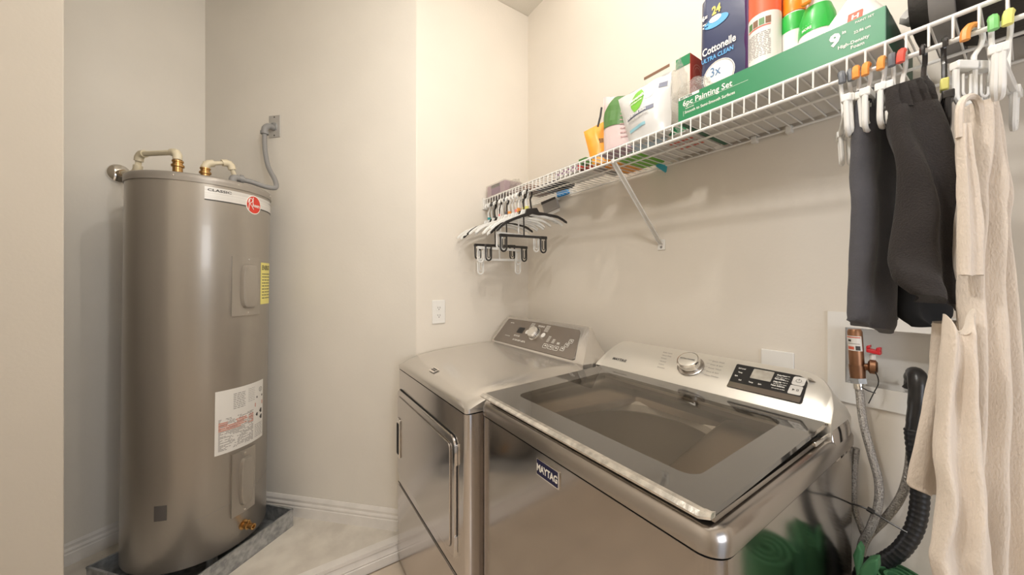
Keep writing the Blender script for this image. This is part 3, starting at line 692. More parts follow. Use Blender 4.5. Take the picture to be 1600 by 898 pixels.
h4 = MB().tube([P3(1338, 700, 1.25), P3(1334, 745, 1.25), P3(1335, 790, 1.25), P3(1345, 822, 1.245), P3(1352, 840, 1.24)], .0070, 10, 8).build('supply_hose', 'braid')
tag(h4, 'thin braided hose close to the rear side edge of the washer', 'hose')
dh = T('drain_hose', 'black corrugated drain hose hooked into the supply box and curving down', 'hose', (-.15, 1.24, .65))
MB().tube([P3(1422, 608, 1.35), P3(1424, 590, 1.325), P3(1430, 583, 1.29), P3(1434, 592, 1.262), P3(1434, 620, 1.252), P3(1430, 655, 1.25), P3(1427, 675, 1.25)], [.012, .014, .016, .017, .016, .015, .014], 14, 6).build('hose_elbow', 'black_plastic', dh)
MB().obox(P3(1408, 604, 1.29), (.012, 0, .018), (0, .012, 0), (.010, 0, -.004)).obox(P3(1415, 596, 1.29), (.008, 0, .012), (0, .012, 0), (.008, 0, 0)).build('hose_hook', 'black_plastic', dh, bevel=.002)
path = catmull([P3(1427, 670, 1.25), P3(1431, 705, 1.245), P3(1436, 745, 1.24), P3(1437, 785, 1.235), P3(1429, 825, 1.225), P3(1408, 858, 1.21), P3(1378, 878, 1.20), P3(1354, 886, 1.19), P3(1342, 915, 1.18), P3(1340, 960, 1.18)], 14)
MB().tube(path, [.0165 if i % 3 else .0152 for i in range(len(path))], 12).build('corrugated_tube', 'black_rubber', dh, ang=80)
cw = MB().tube([P3(1362, 572, 1.25), P3(1371, 588, 1.25), P3(1372, 600, 1.25), P3(1366, 612, 1.25), P3(1357, 630, 1.25)], .0013, 5, 6); tag(cw.build('cable_tie', 'black_plastic'), 'thin black cable tie looping down from the valve outlet', 'cable tie')
cw = MB().tube([P3(1345, 604, 1.24), P3(1356, 610, 1.24), P3(1368, 614, 1.24)], .0016, 5, 2); tag(cw.build('cable_tie', 'black_plastic'), 'short black cable tie across the hose just below the copper valve', 'cable tie')
cw = MB().tube([P3(1312, 785, 1.21), P3(1335, 788, 1.21), P3(1359, 797, 1.21), P3(1390, 816, 1.20), P3(1418, 832, 1.195)], .0022, 6, 4).lathe_dir(P3(1360, 797, 1.21), (1, 0, -.3), [(.006, -.006), (.006, .006)], 8)
tag(cw.build('cable_tie', 'black_plastic'), 'black cable tie binding the hoses low behind the washer', 'cable tie')

# rolled green foam mats standing on the floor beside the washer
def roll(cx, cy, rmax, zt, label, z0=0, turns=3.4):
    P = []
    n = 90
    for k in range(n+1):
        a = 2*PI*turns*k/n; rad = .012+(rmax-.012)*k/n; P.append((cx+rad*math.cos(a), cy+rad*math.sin(a)))
    th = (rmax-.012)/turns*.40; out = []
    for k in range(n+1):
        a = 2*PI*turns*k/n; rad = .012+(rmax-.012)*k/n-th; out.append((cx+max(rad, .004)*math.cos(a), cy+max(rad, .004)*math.sin(a)))
    q = MB()
    q.rings([[(P[k][0], P[k][1], z0), (P[k][0], P[k][1], zt), (out[k][0], out[k][1], zt), (out[k][0], out[k][1], z0)] for k in range(n+1)])
    tag(q.build('rolled_foam_mat', 'foam_green', ang=50), label, 'foam mat')
roll(-.130, .985, .078, .715, 'upright rolled green foam mat nearer the room beside the washer')
roll(-.170, 1.170, .060, .690, 'upright rolled green foam mat nearest the back wall beside the washer')
q = MB()
pl_ = [P3(1332, 868, 1.10), P3(1340, 850, 1.10), P3(1347, 862, 1.10), P3(1344, 885, 1.10), P3(1338, 905, 1.10)]
q.rings([pl_, [p+Vector((.0, .03, 0)) for p in pl_]])
pl_ = [P3(1340, 905, 1.04), P3(1344, 888, 1.04), P3(1356, 876, 1.04), P3(1371, 874, 1.04), P3(1372, 890, 1.04), P3(1366, 905, 1.04)]
q.rings([pl_, [p+Vector((0, .03, 0)) for p in pl_]])
tag(q.build('foam_sheet', 'foam_green', bevel=.004), 'folded green foam piece behind the washer corner, beneath the black hose', 'foam')

# ------------------------------------------------------------------ wire shelf
SZ, SY = 1.823, .9805
shelf = T('wire_shelf', 'white ventilated wire shelf running along the back wall', 'shelf', (-.6, 1.13, SZ))
SX0, SX1 = -1.728, .42
for name, y, z, r in (('front_top_rail', SY, SZ, .0042), ('front_lip_rail', SY-.001, SZ-.043, .0042), ('middle_rail', SY+.157, SZ-.005, .0034), ('back_rail', 1.283, SZ-.004, .0036)):
    MB().tube([(SX0, y, z), (SX1, y, z)], r, 10).build(name, 'rack_white', shelf)
wp0 = None; k = 0; x = -.593
while x > SX0: x -= .0273
x += .0273
while x < SX1:
    if wp0 is None:
        wp0 = MB().tube([(0, 1.285, 0), (0, SY+.004, 0), (0, SY-.0035, -.004), (0, SY-.0045, -.043)], .0019, 6).build('cross_wire', 'rack_white', shelf, local=True)
        wp0.location = (x+.6, -1.13, .0025)
    else:
        c = wp0.copy(); COL.objects.link(c); c.parent = shelf; c.location = (x+.6, -1.13, .0025)
    x += .0273; k += 1
MB().box(SX0-.006, SX0+.003, SY-.01, SY+.02, SZ-.055, SZ+.008).build('end_bracket', 'white_plastic', shelf)
for x in (-1.45, -1.02, -.832, -.497, -.405, -.10):
    MB().box(x-.008, x+.008, 1.274, BW, SZ-.016, SZ+.006).build('wall_clip', 'white_plastic', shelf, bevel=.002)
br = T('shelf_brace', 'white diagonal metal brace holding the wire shelf', 'bracket', (-.82, BW, 1.49))
a, b = Vector((-.815, SY+.004, SZ-.045)), Vector((-.832, BW-.006, 1.515))
d = (b-a).normalized(); s = Vector((1, 0, 0)); nn_ = d.cross(s).normalized()
MB().rings([[p-s*.009, p-s*.009+nn_*.006, p-s*.007+nn_*.006, p-s*.007+nn_*.002, p+s*.007+nn_*.002, p+s*.007+nn_*.006, p+s*.009+nn_*.006, p+s*.009] for p in (a, b)]).build('strut', 'rack_white', br)
MB().tube([a+Vector((0, 0, 0)), a+Vector((0, -.006, .0)), a+Vector((0, -.009, .010))], .006, 8).build('hook_end', 'rack_white', br)
MB().box(-.848, -.816, BW-.004, BW, 1.488, 1.53).build('wall_foot', 'rack_white', br, bevel=.001)
MB().lathe_dir((-.832, BW-.004, 1.500), (0, -1, 0), [(.0055, 0), (.0045, .002), (.002, .003)], 10).build('screw', 'print_grey', br)
# lower track of a second support seen through the right part of the shelf
# ------------------------------------------------------------------ hangers
def hook_pts(z_neck, r=.015):
    cz = .0095-r; P = []
    for k in range(0, 11):
        a = math.radians(-20+20*k); P.append(Vector((0, -r*math.cos(a), cz+r*math.sin(a))))
    P += [Vector((0, r*.75, cz-.016)), Vector((0, .0, cz-.032)), Vector((0, 0, z_neck))]
    return P
def shirt_hanger(colr, size, label):
    root = T('shirt_hanger', label, 'hanger', (0, 0, 0), 'hangers bunched at the left end of the shelf')
    MB().tube(hook_pts(-.085), .0048, 7, 2, flat=(1, 0, 0)).build('hook', colr, root, local=True)
    ys = [-.205, -.202, -.195, -.18, -.15, -.11, -.07, -.04, -.030, 0, .030, .04, .07, .11, .15, .18, .195, .202, .205]
    U, Lo = [], []
    for y in ys:
        e = abs(y); u = -.078 if e < .031 else -.098-.30*(e-.04)**1.12-1.1*max(0, e-.155)**1.35
        if e >= .031 and e < .045: u = -.098
        t = .034 if e < .031 else .016 if e < .045 else .013
        if abs(y) < .001: t = .026
        U.append(u); Lo.append(u-t if e < .2 else u-.010)
    poly = [(y, u) for y, u in zip(ys, U)]+[(y, l_) for y, l_ in reversed(list(zip(ys, Lo)))]
    q = MB(); n = len(ys)
    for sx_ in (0,):
        V = [(-.004, y, u) for y, u in zip(ys, U)]; V2 = [(.004, y, u) for y, u in zip(ys, U)]
        V3 = [(.004, y, l_) for y, l_ in zip(ys, Lo)]; V4 = [(-.004, y, l_) for y, l_ in zip(ys, Lo)]
        q.rings([[V[i], V2[i], V3[i], V4[i]] for i in range(n)])
    q.build('shoulders', colr, root, local=True, bevel=.0012)
    if size: MB().box(-.005, .005, -.009, .009, -.083, -.062).build('size_marker', 'size_'+size, root, local=True, bevel=.002)
    return root
def clip_part(root, colr, y, z, L=.070, w=.040):
    q = MB(); r = .0042
    a = w/2-r
    pts = [Vector((0, y-a, z))]+[Vector((0, y-a*math.cos(t), z-L+a-a*math.sin(t))) for t in [PI*k/8 for k in range(9)]]+[Vector((0, y+a, z))]
    c = MB().tube(pts, r, 8).build('clip', colr, root, local=True)
    b = a*.42
    MB().tube([Vector((.002, y-b, z-.012))]+[Vector((.002, y-b*math.cos(t), z-L+.020-b*math.sin(t))) for t in [PI*k/6 for k in range(7)]]+[Vector((.002, y+b, z-.012))], .0022, 6).build('clip_spring', colr, c, local=True)
    MB().box(-.007, .007, y-w/2, y+w/2, z-.004, z+.010).build('clip_slider', colr, c, local=True, bevel=.002)
def clip_hanger(colr, size, label, stem=.17, half=.115, group='hangers bunched at the left end of the shelf', clipL=.070, cap=False):
    root = T('clip_hanger', label, 'hanger', (0, 0, 0), group)
    MB().tube(hook_pts(-stem), .0036, 7, 2).build('hook', colr, root, local=True)
    MB().box(-.004, .004, -half, half, -stem-.010, -stem+.002).build('bar', colr, root, local=True, bevel=.0015)
    for y in (-half+.012, half-.012): clip_part(root, colr, y, -stem-.008, clipL)
    if size:
        if cap:
            MB().tube([Vector((0, -.0165, -.012)), Vector((0, -.0155, .002)), Vector((0, -.008, .0115)), Vector((0, .001, .0130))], .0060, 8, 3).build('size_cap', 'size_'+size, root, local=True)
        else: MB().box(-.005, .005, -.009, .009, -.083, -.062).build('size_marker', 'size_'+size, root, local=True, bevel=.002)
    return root
ZH = SZ-.043
ordn = ['hanging nearest the room corner', 'second from the room corner', 'third from the room corner', 'fourth from the room corner', 'fifth from the room corner', 'sixth from the room corner', 'seventh from the room corner', 'eighth from the room corner', 'ninth from the room corner', 'tenth from the room corner', 'eleventh from the room corner', 'twelfth from the room corner', 'thirteenth from the room corner', 'last of the bunch, farthest from the corner']
spec = [('white', 'teal'), ('white', None), ('black', 'grey'), ('white', None), ('black', 'pink'), ('white', None), ('white', 'orange'), ('white', 'orange'), ('white', None), ('white', 'pink'), ('white', None), ('black', 'yellow'), ('white', 'yellow'), ('black', None)]
x = -1.69
for i, (c, sz) in enumerate(spec):
    lab = '%s plastic shirt hanger on the shelf rail, %s' % (c, ordn[i]) if sz is None else '%s plastic shirt hanger with %s size tag, %s' % (c, sz, ordn[i])
    hg = shirt_hanger('hanger_'+c, sz, lab); hg.location = (x, SY, ZH)
    hg.rotation_euler = (math.radians(9+random.uniform(-3, 3) if i < 13 else 10), 0, math.radians(random.uniform(-5, 5)))
    x += .0295
for i, (c, sz, xx, stem, lab) in enumerate((('black', None, -1.62, .22, 'black clip hanger hanging low behind the others, nearest the corner'), ('white', None, -1.55, .245, 'white clip hanger just in front of the lowest hanging white one'),
        ('black', 'grey', -1.50, .235, 'black clip hanger with grey size tag in the middle of the bunch'), ('white', None, -1.575, .300, 'white clip hanger hanging lowest of the bunch'), ('white', 'orange', -1.39, .19, 'white clip hanger with clips just behind the front black one'), ('black', None, -1.350, .200, 'black clip hanger nearest the camera with open loop clips'))):
    hg = clip_hanger('hanger_'+c, sz, lab, stem, .125); hg.location = (xx, SY, ZH)
    hg.rotation_euler = (math.radians(random.uniform(-2, 3)), 0, math.radians((-1)**i*3))
GR = 'clip hangers at the right end of the shelf'
for i, (c, sz, xx, dy, lab) in enumerate((('white', 'grey', -.220, 0, 'white clip hanger with dark grey tip, leftmost at the right end of the shelf'), ('white', 'grey', -.207, .004, 'white clip hanger with dark grey tip, second from the left at the right end'),
        ('white', 'orange', -.196, .0, 'white clip hanger with orange tip just left of the grey shorts'), ('white', 'orange', -.181, .002, 'white clip hanger with orange tip above the grey shorts'),
        ('white', 'orange', -.160, 0, 'white clip hanger with orange tip above the left of the black shorts'), ('white', 'grey', -.147, .003, 'white clip hanger with blue grey tip above the black shorts'),
        ('white', 'red', -.133, 0, 'white clip hanger with red tip above the black shorts'), ('white', 'orange', -.052, -.0, 'large looking white clip hanger with orange tip above the cream dress'),
        ('white', 'green', -.034, .0, 'white clip hanger with green tag beside the right picture edge'), ('white', 'yellow', -.018, .0, 'white clip hanger with yellow tag at the right picture edge'))):
    hg = clip_hanger('hanger_'+c, sz, lab, .050 if i == 7 else .080, .028 if i == 7 else .115, GR, .062, cap=True)
    hg.location = (xx, SY+dy, ZH); hg.rotation_euler = (0, math.radians(random.uniform(-3, 3)), math.radians(-32 if i == 7 else (16 if i < 2 else random.uniform(-8, 8))))
hg = clip_hanger('hanger_black', None, 'black clip hanger between the black shorts and the cream dress', .12, .05, GR, .05); hg.location = (-.108, SY, ZH)
hg = clip_hanger('hanger_black', 'yellow', 'black plastic hanger with yellow tag that carries the cream dress', .105, .055, GR, .05); hg.location = (-.084, SY, ZH); hg.rotation_euler = (0, 0, .15); hg['group'] = GR

# ------------------------------------------------------------------ clothes
def cloth(rows, th, folds=3, amp=.006, sub=5, NR=28, phase=0, seed=0, thf=None, wob=.35):
    Ls = catmull([Vector(r[0]) for r in rows], sub); Rs = catmull([Vector(r[1]) for r in rows], sub)
    R = []
    for i, (L_, R_) in enumerate(zip(Ls, Rs)):
        t = i/(len(Ls)-1); w = R_-L_; nn_ = Vector((0, 0, -1)).cross(w).normalized(); ring_ = []
        T_ = th if thf is None else thf(t)
        for j in range(2*NR):
            a = 2*PI*j/(2*NR); u = .5-.5*math.cos(a); s_ = math.sin(a)
            wv = amp*math.sin(folds*2*PI*u+phase+wob*math.sin(5*t+seed)) * (.35+.65*min(1, t*3))
            wv += amp*.6*noise.noise(Vector((u*4+seed, t*7, seed)))
            ring_.append(L_+w*u+nn_*(math.copysign(abs(s_)**.6, s_)*T_/2+wv)+Vector((0, 0, amp*.3*math.sin(folds*2*PI*u+1)*t)))
        R.append(ring_)
    return MB().rings(R)
gs = T('grey_shorts', 'dark grey shorts clipped on a hanger at the right end of the shelf', 'shorts', (-.17, .98, 1.25))
cloth([(P3(1341, 141, .87), P3(1386, 139, .98)), (P3(1340, 176, .87), P3(1388, 176, .98))], .022, 2, .002, 4).build('waistband', 'cloth_grey', gs, ang=60)
cloth([(P3(1340, 172, .87), P3(1388, 172, .98)), (P3(1334, 260, .87), P3(1395, 260, .98)), (P3(1336, 340, .87), P3(1394, 350, .98)), (P3(1330, 430, .87), P3(1395, 430, .98)), (P3(1326, 484, .87), P3(1394, 494, .98)), (P3(1325, 501, .87), P3(1388, 520, .98))], .03, 1.6, .006, 5, seed=3).build('near_leg', 'cloth_grey', gs, ang=60)
cloth([(P3(1345, 200, .93), P3(1390, 200, 1.06)), (P3(1345, 330, .93), P3(1396, 330, 1.06)), (P3(1355, 480, .93), P3(1392, 500, 1.06))], .025, 1.5, .006, 5, seed=5).build('far_leg', 'cloth_grey', gs, ang=60)
bs = T('black_shorts', 'black shorts clipped on a hanger between the grey shorts and the cream dress', 'shorts', (-.11, .9, 1.27))
cloth([(P3(1384, 138, .86), P3(1440, 122, .95)), (P3(1386, 158, .86), P3(1452, 140, .95)), (P3(1388, 172, .86), P3(1460, 168, .95))], .028, 5, .0035, 4).build('waistband', 'cloth_black', bs, ang=60)
cloth([(P3(1388, 168, .86), P3(1459, 165, .95)), (P3(1396, 230, .86), P3(1484, 230, .95)), (P3(1414, 310, .86), P3(1500, 310, .95)), (P3(1400, 390, .86), P3(1512, 380, .95)), (P3(1406, 432, .85), P3(1521, 440, .95)), (P3(1432, 462, .85), P3(1521, 486, .94))], .04, 1.7, .010, 6, seed=1.5, wob=1.4).build('near_leg', 'cloth_black', bs, ang=60)
cloth([(P3(1392, 200, .97), P3(1450, 190, 1.05)), (P3(1395, 330, .97), P3(1470, 330, 1.05)), (P3(1394, 440, .97), P3(1482, 440, 1.05)), (P3(1396, 484, .97), P3(1480, 492, 1.05)), (P3(1428, 512, .97), P3(1462, 496, 1.05))], .03, 1.5, .006, 5, seed=2).build('far_leg', 'cloth_black_inner', bs, ang=60)
cd_ = T('cream_dress', 'cream ribbed sleeveless dress hanging at the right end of the shelf', 'dress', (-.04, .9, .7))
MB().tube([P3(1499, 215, .85), P3(1499, 175, .85), P3(1504, 158, .855), P3(1514, 151, .865), P3(1525, 155, .88), P3(1531, 175, .885), P3(1534, 215, .89)], .0045, 8, 6).build('strap_loop', 'cloth_cream', cd_)
cloth([(P3(1497, 195, .85), P3(1512, 195, .86)), (P3(1496, 260, .85), P3(1518, 260, .865)), (P3(1498, 340, .85), P3(1530, 340, .87)), (P3(1498, 430, .85), P3(1532, 430, .87))], .014, 1.5, .003, 5, seed=7).build('front_strap', 'cloth_cream', cd_, ang=60)
cloth([(P3(1523, 160, .885), P3(1537, 168, .92)), (P3(1520, 240, .885), P3(1549, 240, .93)), (P3(1512, 300, .885), P3(1562, 300, .94)), (P3(1506, 345, .885), P3(1556, 350, .94)), (P3(1503, 430, .88), P3(1560, 430, .94)), (P3(1506, 520, .875), P3(1573, 520, .935)), (P3(1502, 620, .87), P3(1583, 620, .93)), (P3(1498, 720, .86), P3(1590, 720, .92)), (P3(1494, 820, .855), P3(1596, 820, .91)), (P3(1490, 915, .85), P3(1601, 915, .90))], .030, 2.4, .010, 6, seed=9, NR=40, wob=.12).build('back_panel', 'cloth_cream', cd_, ang=60)
q = cloth([(P3(1475, 490, .835), P3(1524, 482, .85)), (P3(1474, 515, .83), P3(1526, 510, .85)), (P3(1468, 570, .825), P3(1530, 570, .85)), (P3(1462, 640, .82), P3(1534, 640, .845)), (P3(1459, 710, .81), P3(1540, 710, .84)), (P3(1466, 775, .80), P3(1546, 775, .835)), (P3(1455, 840, .79), P3(1550, 840, .83)), (P3(1452, 872, .785), P3(1554, 872, .825)), (P3(1462, 915, .785), P3(1558, 915, .825))], .022, 1.8, .008, 6, seed=4, NR=32, wob=.15)
n_ = 64                                            # scooped neckline on the first rows
for i_ in range(10):
    for j_ in range(n_//2+1):
        u_ = .5-.5*math.cos(2*PI*j_/n_)
        for jj in {j_, (n_-j_) % n_}: q.v[i_*n_+jj].z -= .034*math.sin(PI*u_)*max(0, 1-i_/10)
q.build('front_panel', 'cloth_cream', cd_, ang=60)
cloth([(P3(1460, 505, .90), P3(1490, 500, .95)), (P3(1450, 590, .90), P3(1490, 590, .95)), (P3(1433, 680, .89), P3(1488, 680, .95)), (P3(1420, 748, .89), P3(1482, 756, .95)), (P3(1426, 764, .89), P3(1478, 776, .95))], .018, 1.6, .005, 5, seed=6).build('side_panel', 'cloth_cream', cd_, ang=60)

# ------------------------------------------------------------------ things on the shelf
DZ = SZ+.005
def pillow(p00, p10, p01, p11, th, n=12, m_=14, wr=.004, seed=0):
    """sealed pouch between four corners (bottom left, bottom right, top left, top right)"""
    p00, p10, p01, p11 = map(Vector, (p00, p10, p01, p11)); nn_ = (p10-p00).cross(p01-p00).normalized()
    def S_(u, v, d=0):
        b = th/2*(max(0, math.sin(PI*u))**.55)*(max(0, math.sin(PI*min(1, .12+.88*v)))**.7 if v < 1 else 0)
        if v == 0: b = th*.3*math.sin(PI*u)**.5 if 0 < u < 1 else 0
        p = p00.lerp(p10, u).lerp(p01.lerp(p11, u), v)
        return p+nn_*(b+d+wr*noise.noise(Vector((u*5+seed, v*5, seed))))
    def B_(u, v): 
        f_ = S_(u, v); p = p00.lerp(p10, u).lerp(p01.lerp(p11, u), v); return p-(f_-p)*.9
    q = MB(); o = 0
    for fn in (S_, B_):
        V = [fn(i/n, j/m_) for j in range(m_+1) for i in range(n+1)]
        q.add(V, [(j*(n+1)+i, j*(n+1)+i+1, (j+1)*(n+1)+i+1, (j+1)*(n+1)+i) for j in range(m_) for i in range(n)])
    V = [S_(i/n, 0) for i in range(n+1)]+[B_(i/n, 0) for i in range(n+1)]
    q.add(V, [(i, i+1, n+1+i+1, n+1+i) for i in range(n)])
    return q, S_
def surf_poly(q, S_, pts, d=.0012, K=6):
    cu = sum(p[0] for p in pts)/len(pts); cv = sum(p[1] for p in pts)/len(pts); dense = []
    for a, b in zip(pts, pts[1:]+pts[:1]):
        m_ = max(1, int((abs(a[0]-b[0])+abs(a[1]-b[1]))/.06))
        dense += [(a[0]+(b[0]-a[0])*k/m_, a[1]+(b[1]-a[1])*k/m_) for k in range(m_)]
    q.rings([[S_(cu+(u-cu)*k/K, cv+(v-cv)*k/K, d) for u, v in dense] for k in range(1, K+1)], caps=False)
    q.add([S_(cu+(u-cu)/K, cv+(v-cv)/K, d) for u, v in dense], [tuple(range(len(dense)))])
def leaf(cu, cv, a, b, rot, n=16, tip=.5):
    out = []
    for k in range(n):
        t = 2*PI*k/n; r = 1
        x_, y_ = a*math.cos(t)*(1-.0*abs(math.sin(t))), b*math.sin(t)
        if abs(math.sin(t)) > .95: y_ *= 1.12; x_ *= .4
        out.append((cu+x_*math.cos(rot)-y_*math.sin(rot), cv+x_*math.sin(rot)+y_*math.cos(rot)))
    return out
# green painting-set carton
gx0, gx1, gy0, gy1, gz1 = -.583, -.158, .990, 1.270, 1.901
cb = T('painting_set_carton', 'long green and white carton of painting tools on the wire shelf', 'box', ((gx0+gx1)/2, 1.13, DZ))
MB().box(gx0, gx1, gy0+.002, gy1, DZ, gz1).build('carton', 'carton_white', cb, bevel=.001)
MB().box(gx0, gx1, gy0, gy0+.0018, DZ, gz1).build('front_face', 'pack_green', cb)
MB().box(gx1, gx1+.0012, gy0, gy1, DZ, gz1).build('end_face', 'pack_green_dark', cb)
MB().box(gx0-.0012, gx0+.012, gy0, gy1, DZ-.0016, DZ).build('bottom_edge', 'pack_green_dark', cb)
f = plane((gx0, gy0, DZ), (1, 0, 0), (0, 0, 1), .0008)
q = MB(); txt(q, '6pc Painting Set', .0225, lambda u, v: f(.014+u, .0445+v), .018, .93)
q.build('lettering', 'ivory_print', cb); q = MB()
txt(q, 'Smooth to Semi-Smooth Surfaces', .0115, lambda u, v: f(.020+u, .021+v), .014, .86)
q.build('lettering', 'ivory_print', cb); q = MB()
txt(q, 'SURFACES', .0055, lambda u, v: f(.022+u, .0335+v), .01)
q.build('lettering', 'ivory_print', cb); q = MB()
txt(q, '9', .034, lambda u, v: f(.342+u, .036+v), .05); txt(q, 'in', .009, lambda u, v: f(.362+u, .053+v), .03)
q.build('lettering', 'ivory_print', cb); q = MB()
txt(q, '22.86 cm', .0075, lambda u, v: f(.380+u, .043+v), .02, .9); txt(q, 'High-Density', .0095, lambda u, v: f(.355+u, .024+v), .02, .95); txt(q, 'Foam', .0095, lambda u, v: f(.375+u, .014+v), .02)
q.build('lettering', 'ivory_print', cb); q = MB()
txt(q, 'PAINT SET', .006, lambda u, v: f(.382+u, .063+v), .01)
q.build('lettering', 'ivory_print', cb); q = MB()
q.add([f(.018, .0415), f(.185, .0415), f(.185, .0422), f(.018, .0422)], [(0, 1, 2, 3)])
q.build('lettering', 'ivory_print', cb); q = MB()
q.add([f(.016, .015), f(.0168, .015), f(.0168, .030), f(.016, .030)], [(0, 1, 2, 3)])
q.build('lettering', 'ivory_print', cb); q = MB()
q.add([f(.002, .0655), f(.062, .0655), f(.062, .0735), f(.002, .0735)], [(0, 1, 2, 3)])
q.build('lettering', 'ivory_print', cb)
q = MB(); txt(q, 'BETTER', .0078, lambda u, v: f(.006+u, .0668+v, .0004), .03, 1.4); q.build('lettering', 'pack_green_dark', cb)
# small red-printed flat carton at the left end, seen from below
fc_ = T('flat_carton', 'flat white carton with red lettering under the left end of the green carton', 'box', (-.66, 1.15, DZ))
MB().box(-.790, -.590, 1.06, 1.265, DZ, DZ+.035).build('carton', 'carton_white', fc_, bevel=.001)
fb = plane((-.70, 1.24, DZ-.0006), (1, 0, 0), (0, -1, 0))
q = MB(); bars(q, fb, .01, .09, .03, .13, 3, .013, seed=4); q.build('lettering', 'print_red', fc_, kind='stuff')
MB().box(-.655, -.598, 1.0595, 1.060, DZ+.004, DZ+.03).build('green_stripe', 'pack_green', fc_)
# orange pouch
q, S_ = pillow(P3(925, 258, 1.06), P3(962, 255, 1.12), P3(912, 206, 1.06), P3(943, 190, 1.12), .045, seed=3)
op = T('orange_pouch', 'orange snack pouch leaning left of the pink pouch on the shelf', 'pouch', (-1.0, 1.1, DZ)); q.build('pouch', 'pouch_orange', op, ang=60)
q = MB(); bars(q, lambda u, v: S_(.55+u, .45+v, .0016), 0, .3, 0, .12, 3, .025, seed=2); q.build('print', 'print_dark', op)
# pink and green pouch
q, S_ = pillow(P3(944, 249, 1.05), P3(992, 235, 1.07), P3(943, 152, 1.07), P3(990, 148, 1.10), .05, seed=6)
pp = T('pink_pouch', 'pink pouch with a green top band between orange and white pouches', 'pouch', (-.92, 1.06, DZ)); q.build('pouch', 'pouch_pink', pp, ang=60)
q = MB()
for i in range(12): 
    for j in range(6):
        u0, u1 = i/12, (i+1)/12; v0, v1 = .46+j*.09, .46+(j+1)*.09
        lim = lambda u: min(.99, .66+u*.75)
        q.add([S_(u0, min(v0, lim(u0)), .0018), S_(u1, min(v0, lim(u1)), .0018), S_(u1, min(v1, lim(u1)), .0018), S_(u0, min(v1, lim(u0)), .0018)], [(0, 1, 2, 3)])
q.build('green_band', 'leaf_dark', pp)
q = MB(); bars(q, lambda u, v: S_(.66+u, .2+v, .003), 0, .28, 0, .5, 7, .018, seed=6); q.build('print', mat('print_rose', (.5, .28, .28), .5), pp)
MB().tube([P3(940, 168, 1.06), P3(938, 182, 1.055), P3(934, 198, 1.05)], .004, 6).build('seal_clip', 'black_plastic', pp)
# white pouch
q, S_ = pillow(P3(984, 226, 1.015), P3(1049, 205, 1.03), P3(966, 156, 1.03), P3(1050, 110, 1.05), .075, n=16, m_=16, seed=1)
wpz = T('white_pouch', 'large white pouch with a green leaf logo leaning on the shelf', 'pouch', (-.73, 1.03, DZ)); q.build('pouch', 'pouch_white', wpz, ang=60)
q = MB(); surf_poly(q, S_, leaf(.43, .67, .13, .20, -.35)); q.build('leaf_logo', 'leaf_green', wpz)
q = MB(); n_ = 18; surf_poly(q, S_, [(.64+.11*math.cos(2*PI*k/n_), .74+.115*math.sin(2*PI*k/n_)) for k in range(n_)], .0008); q.build('round_emblem', mat('pale_blue', (.52, .58, .66), .4), wpz)
q = MB(); surf_poly(q, S_, [(.16, .36), (.74, .42), (.74, .49), (.16, .43)], .0012); surf_poly(q, S_, [(.82, .74), (.95, .74), (.95, .84), (.82, .84)], .0012); q.build('grey_bar', mat('slate', (.13, .14, .20), .4), wpz)
q = MB(); txt(q, 'Seventh', .115, lambda u, v: S_(.27+u, .66+v*.9+u*.15, .0042), .03, .85); txt(q, 'GENERATION', .045, lambda u, v: S_(.30+u, .60+v+u*.15, .0042), .02, .85)
q.build('logo_lettering', 'ivory_print', wpz); q = MB()
txt(q, 'SENSITIVE SKIN', .062, lambda u, v: S_(.18+u, .375+v+u*.10, .0038), .03, 1.0); q.build('white_lettering', 'ivory_print', wpz)
q = MB(); txt(q, 'HYPOALLERGENIC', .058, lambda u, v: S_(.18+u, .29+v+u*.10, .0030), .01, .95); q.build('grey_lettering', 'print_grey', wpz)
q = MB(); surf_poly(q, S_, [(.14, .14), (.55, .18), (.55, .23), (.14, .19)], .0016); q.build('blue_strip', mat('soft_teal', (.30, .55, .62), .4), wpz)
# blue wipes pack low behind the lip
q, S_ = pillow((-.83, 1.06, DZ), (-.66, 1.06, DZ), (-.82, 1.10, DZ+.055), (-.67, 1.10, DZ+.055), .03, seed=8)
tag(q.build('wipes_pack', mat('pack_paleblue', (.48, .60, .70), .4), ang=60), 'pale blue soft pack lying behind the shelf lip below the white pouch', 'pack')
# tissue carton
tcn = T('white_carton', 'tall cream carton with a red end panel behind the white pouch', 'box', (-.7, 1.2, DZ))
MB().box(-.800, -.628, 1.135, 1.27, DZ+.036, 2.115).build('carton', 'carton_cream', tcn, bevel=.001)
MB().box(-.628, -.6265, 1.135, 1.27, DZ+.036, 2.115).build('red_end', 'box_red', tcn)
MB().box(-.676, -.6275, 1.1335, 1.135, 2.082, 2.1155).build('green_corner', 'pack_green', tcn)
MB().box(-.801, -.700, 1.1335, 1.135, 2.108, 2.117).build('brown_edge', 'brown_card', tcn)
fr_ = plane((-.6265, 1.20, 2.06), (0, 1, 0), (0, 0, 1), .0008)
q = MB(); n_ = 20
for r0 in (.030, .021): q.rings([[fr_(r*math.cos(2*PI*k/n_)-.02, r*math.sin(2*PI*k/n_)) for k in range(n_)] for r in (r0, r0-.002)], caps=False)
bars(q, fr_, .012, .055, -.04, .04, 10, .0015, seed=3); q.build('print', mat('print_salmon', (.75, .35, .28), .5), tcn)
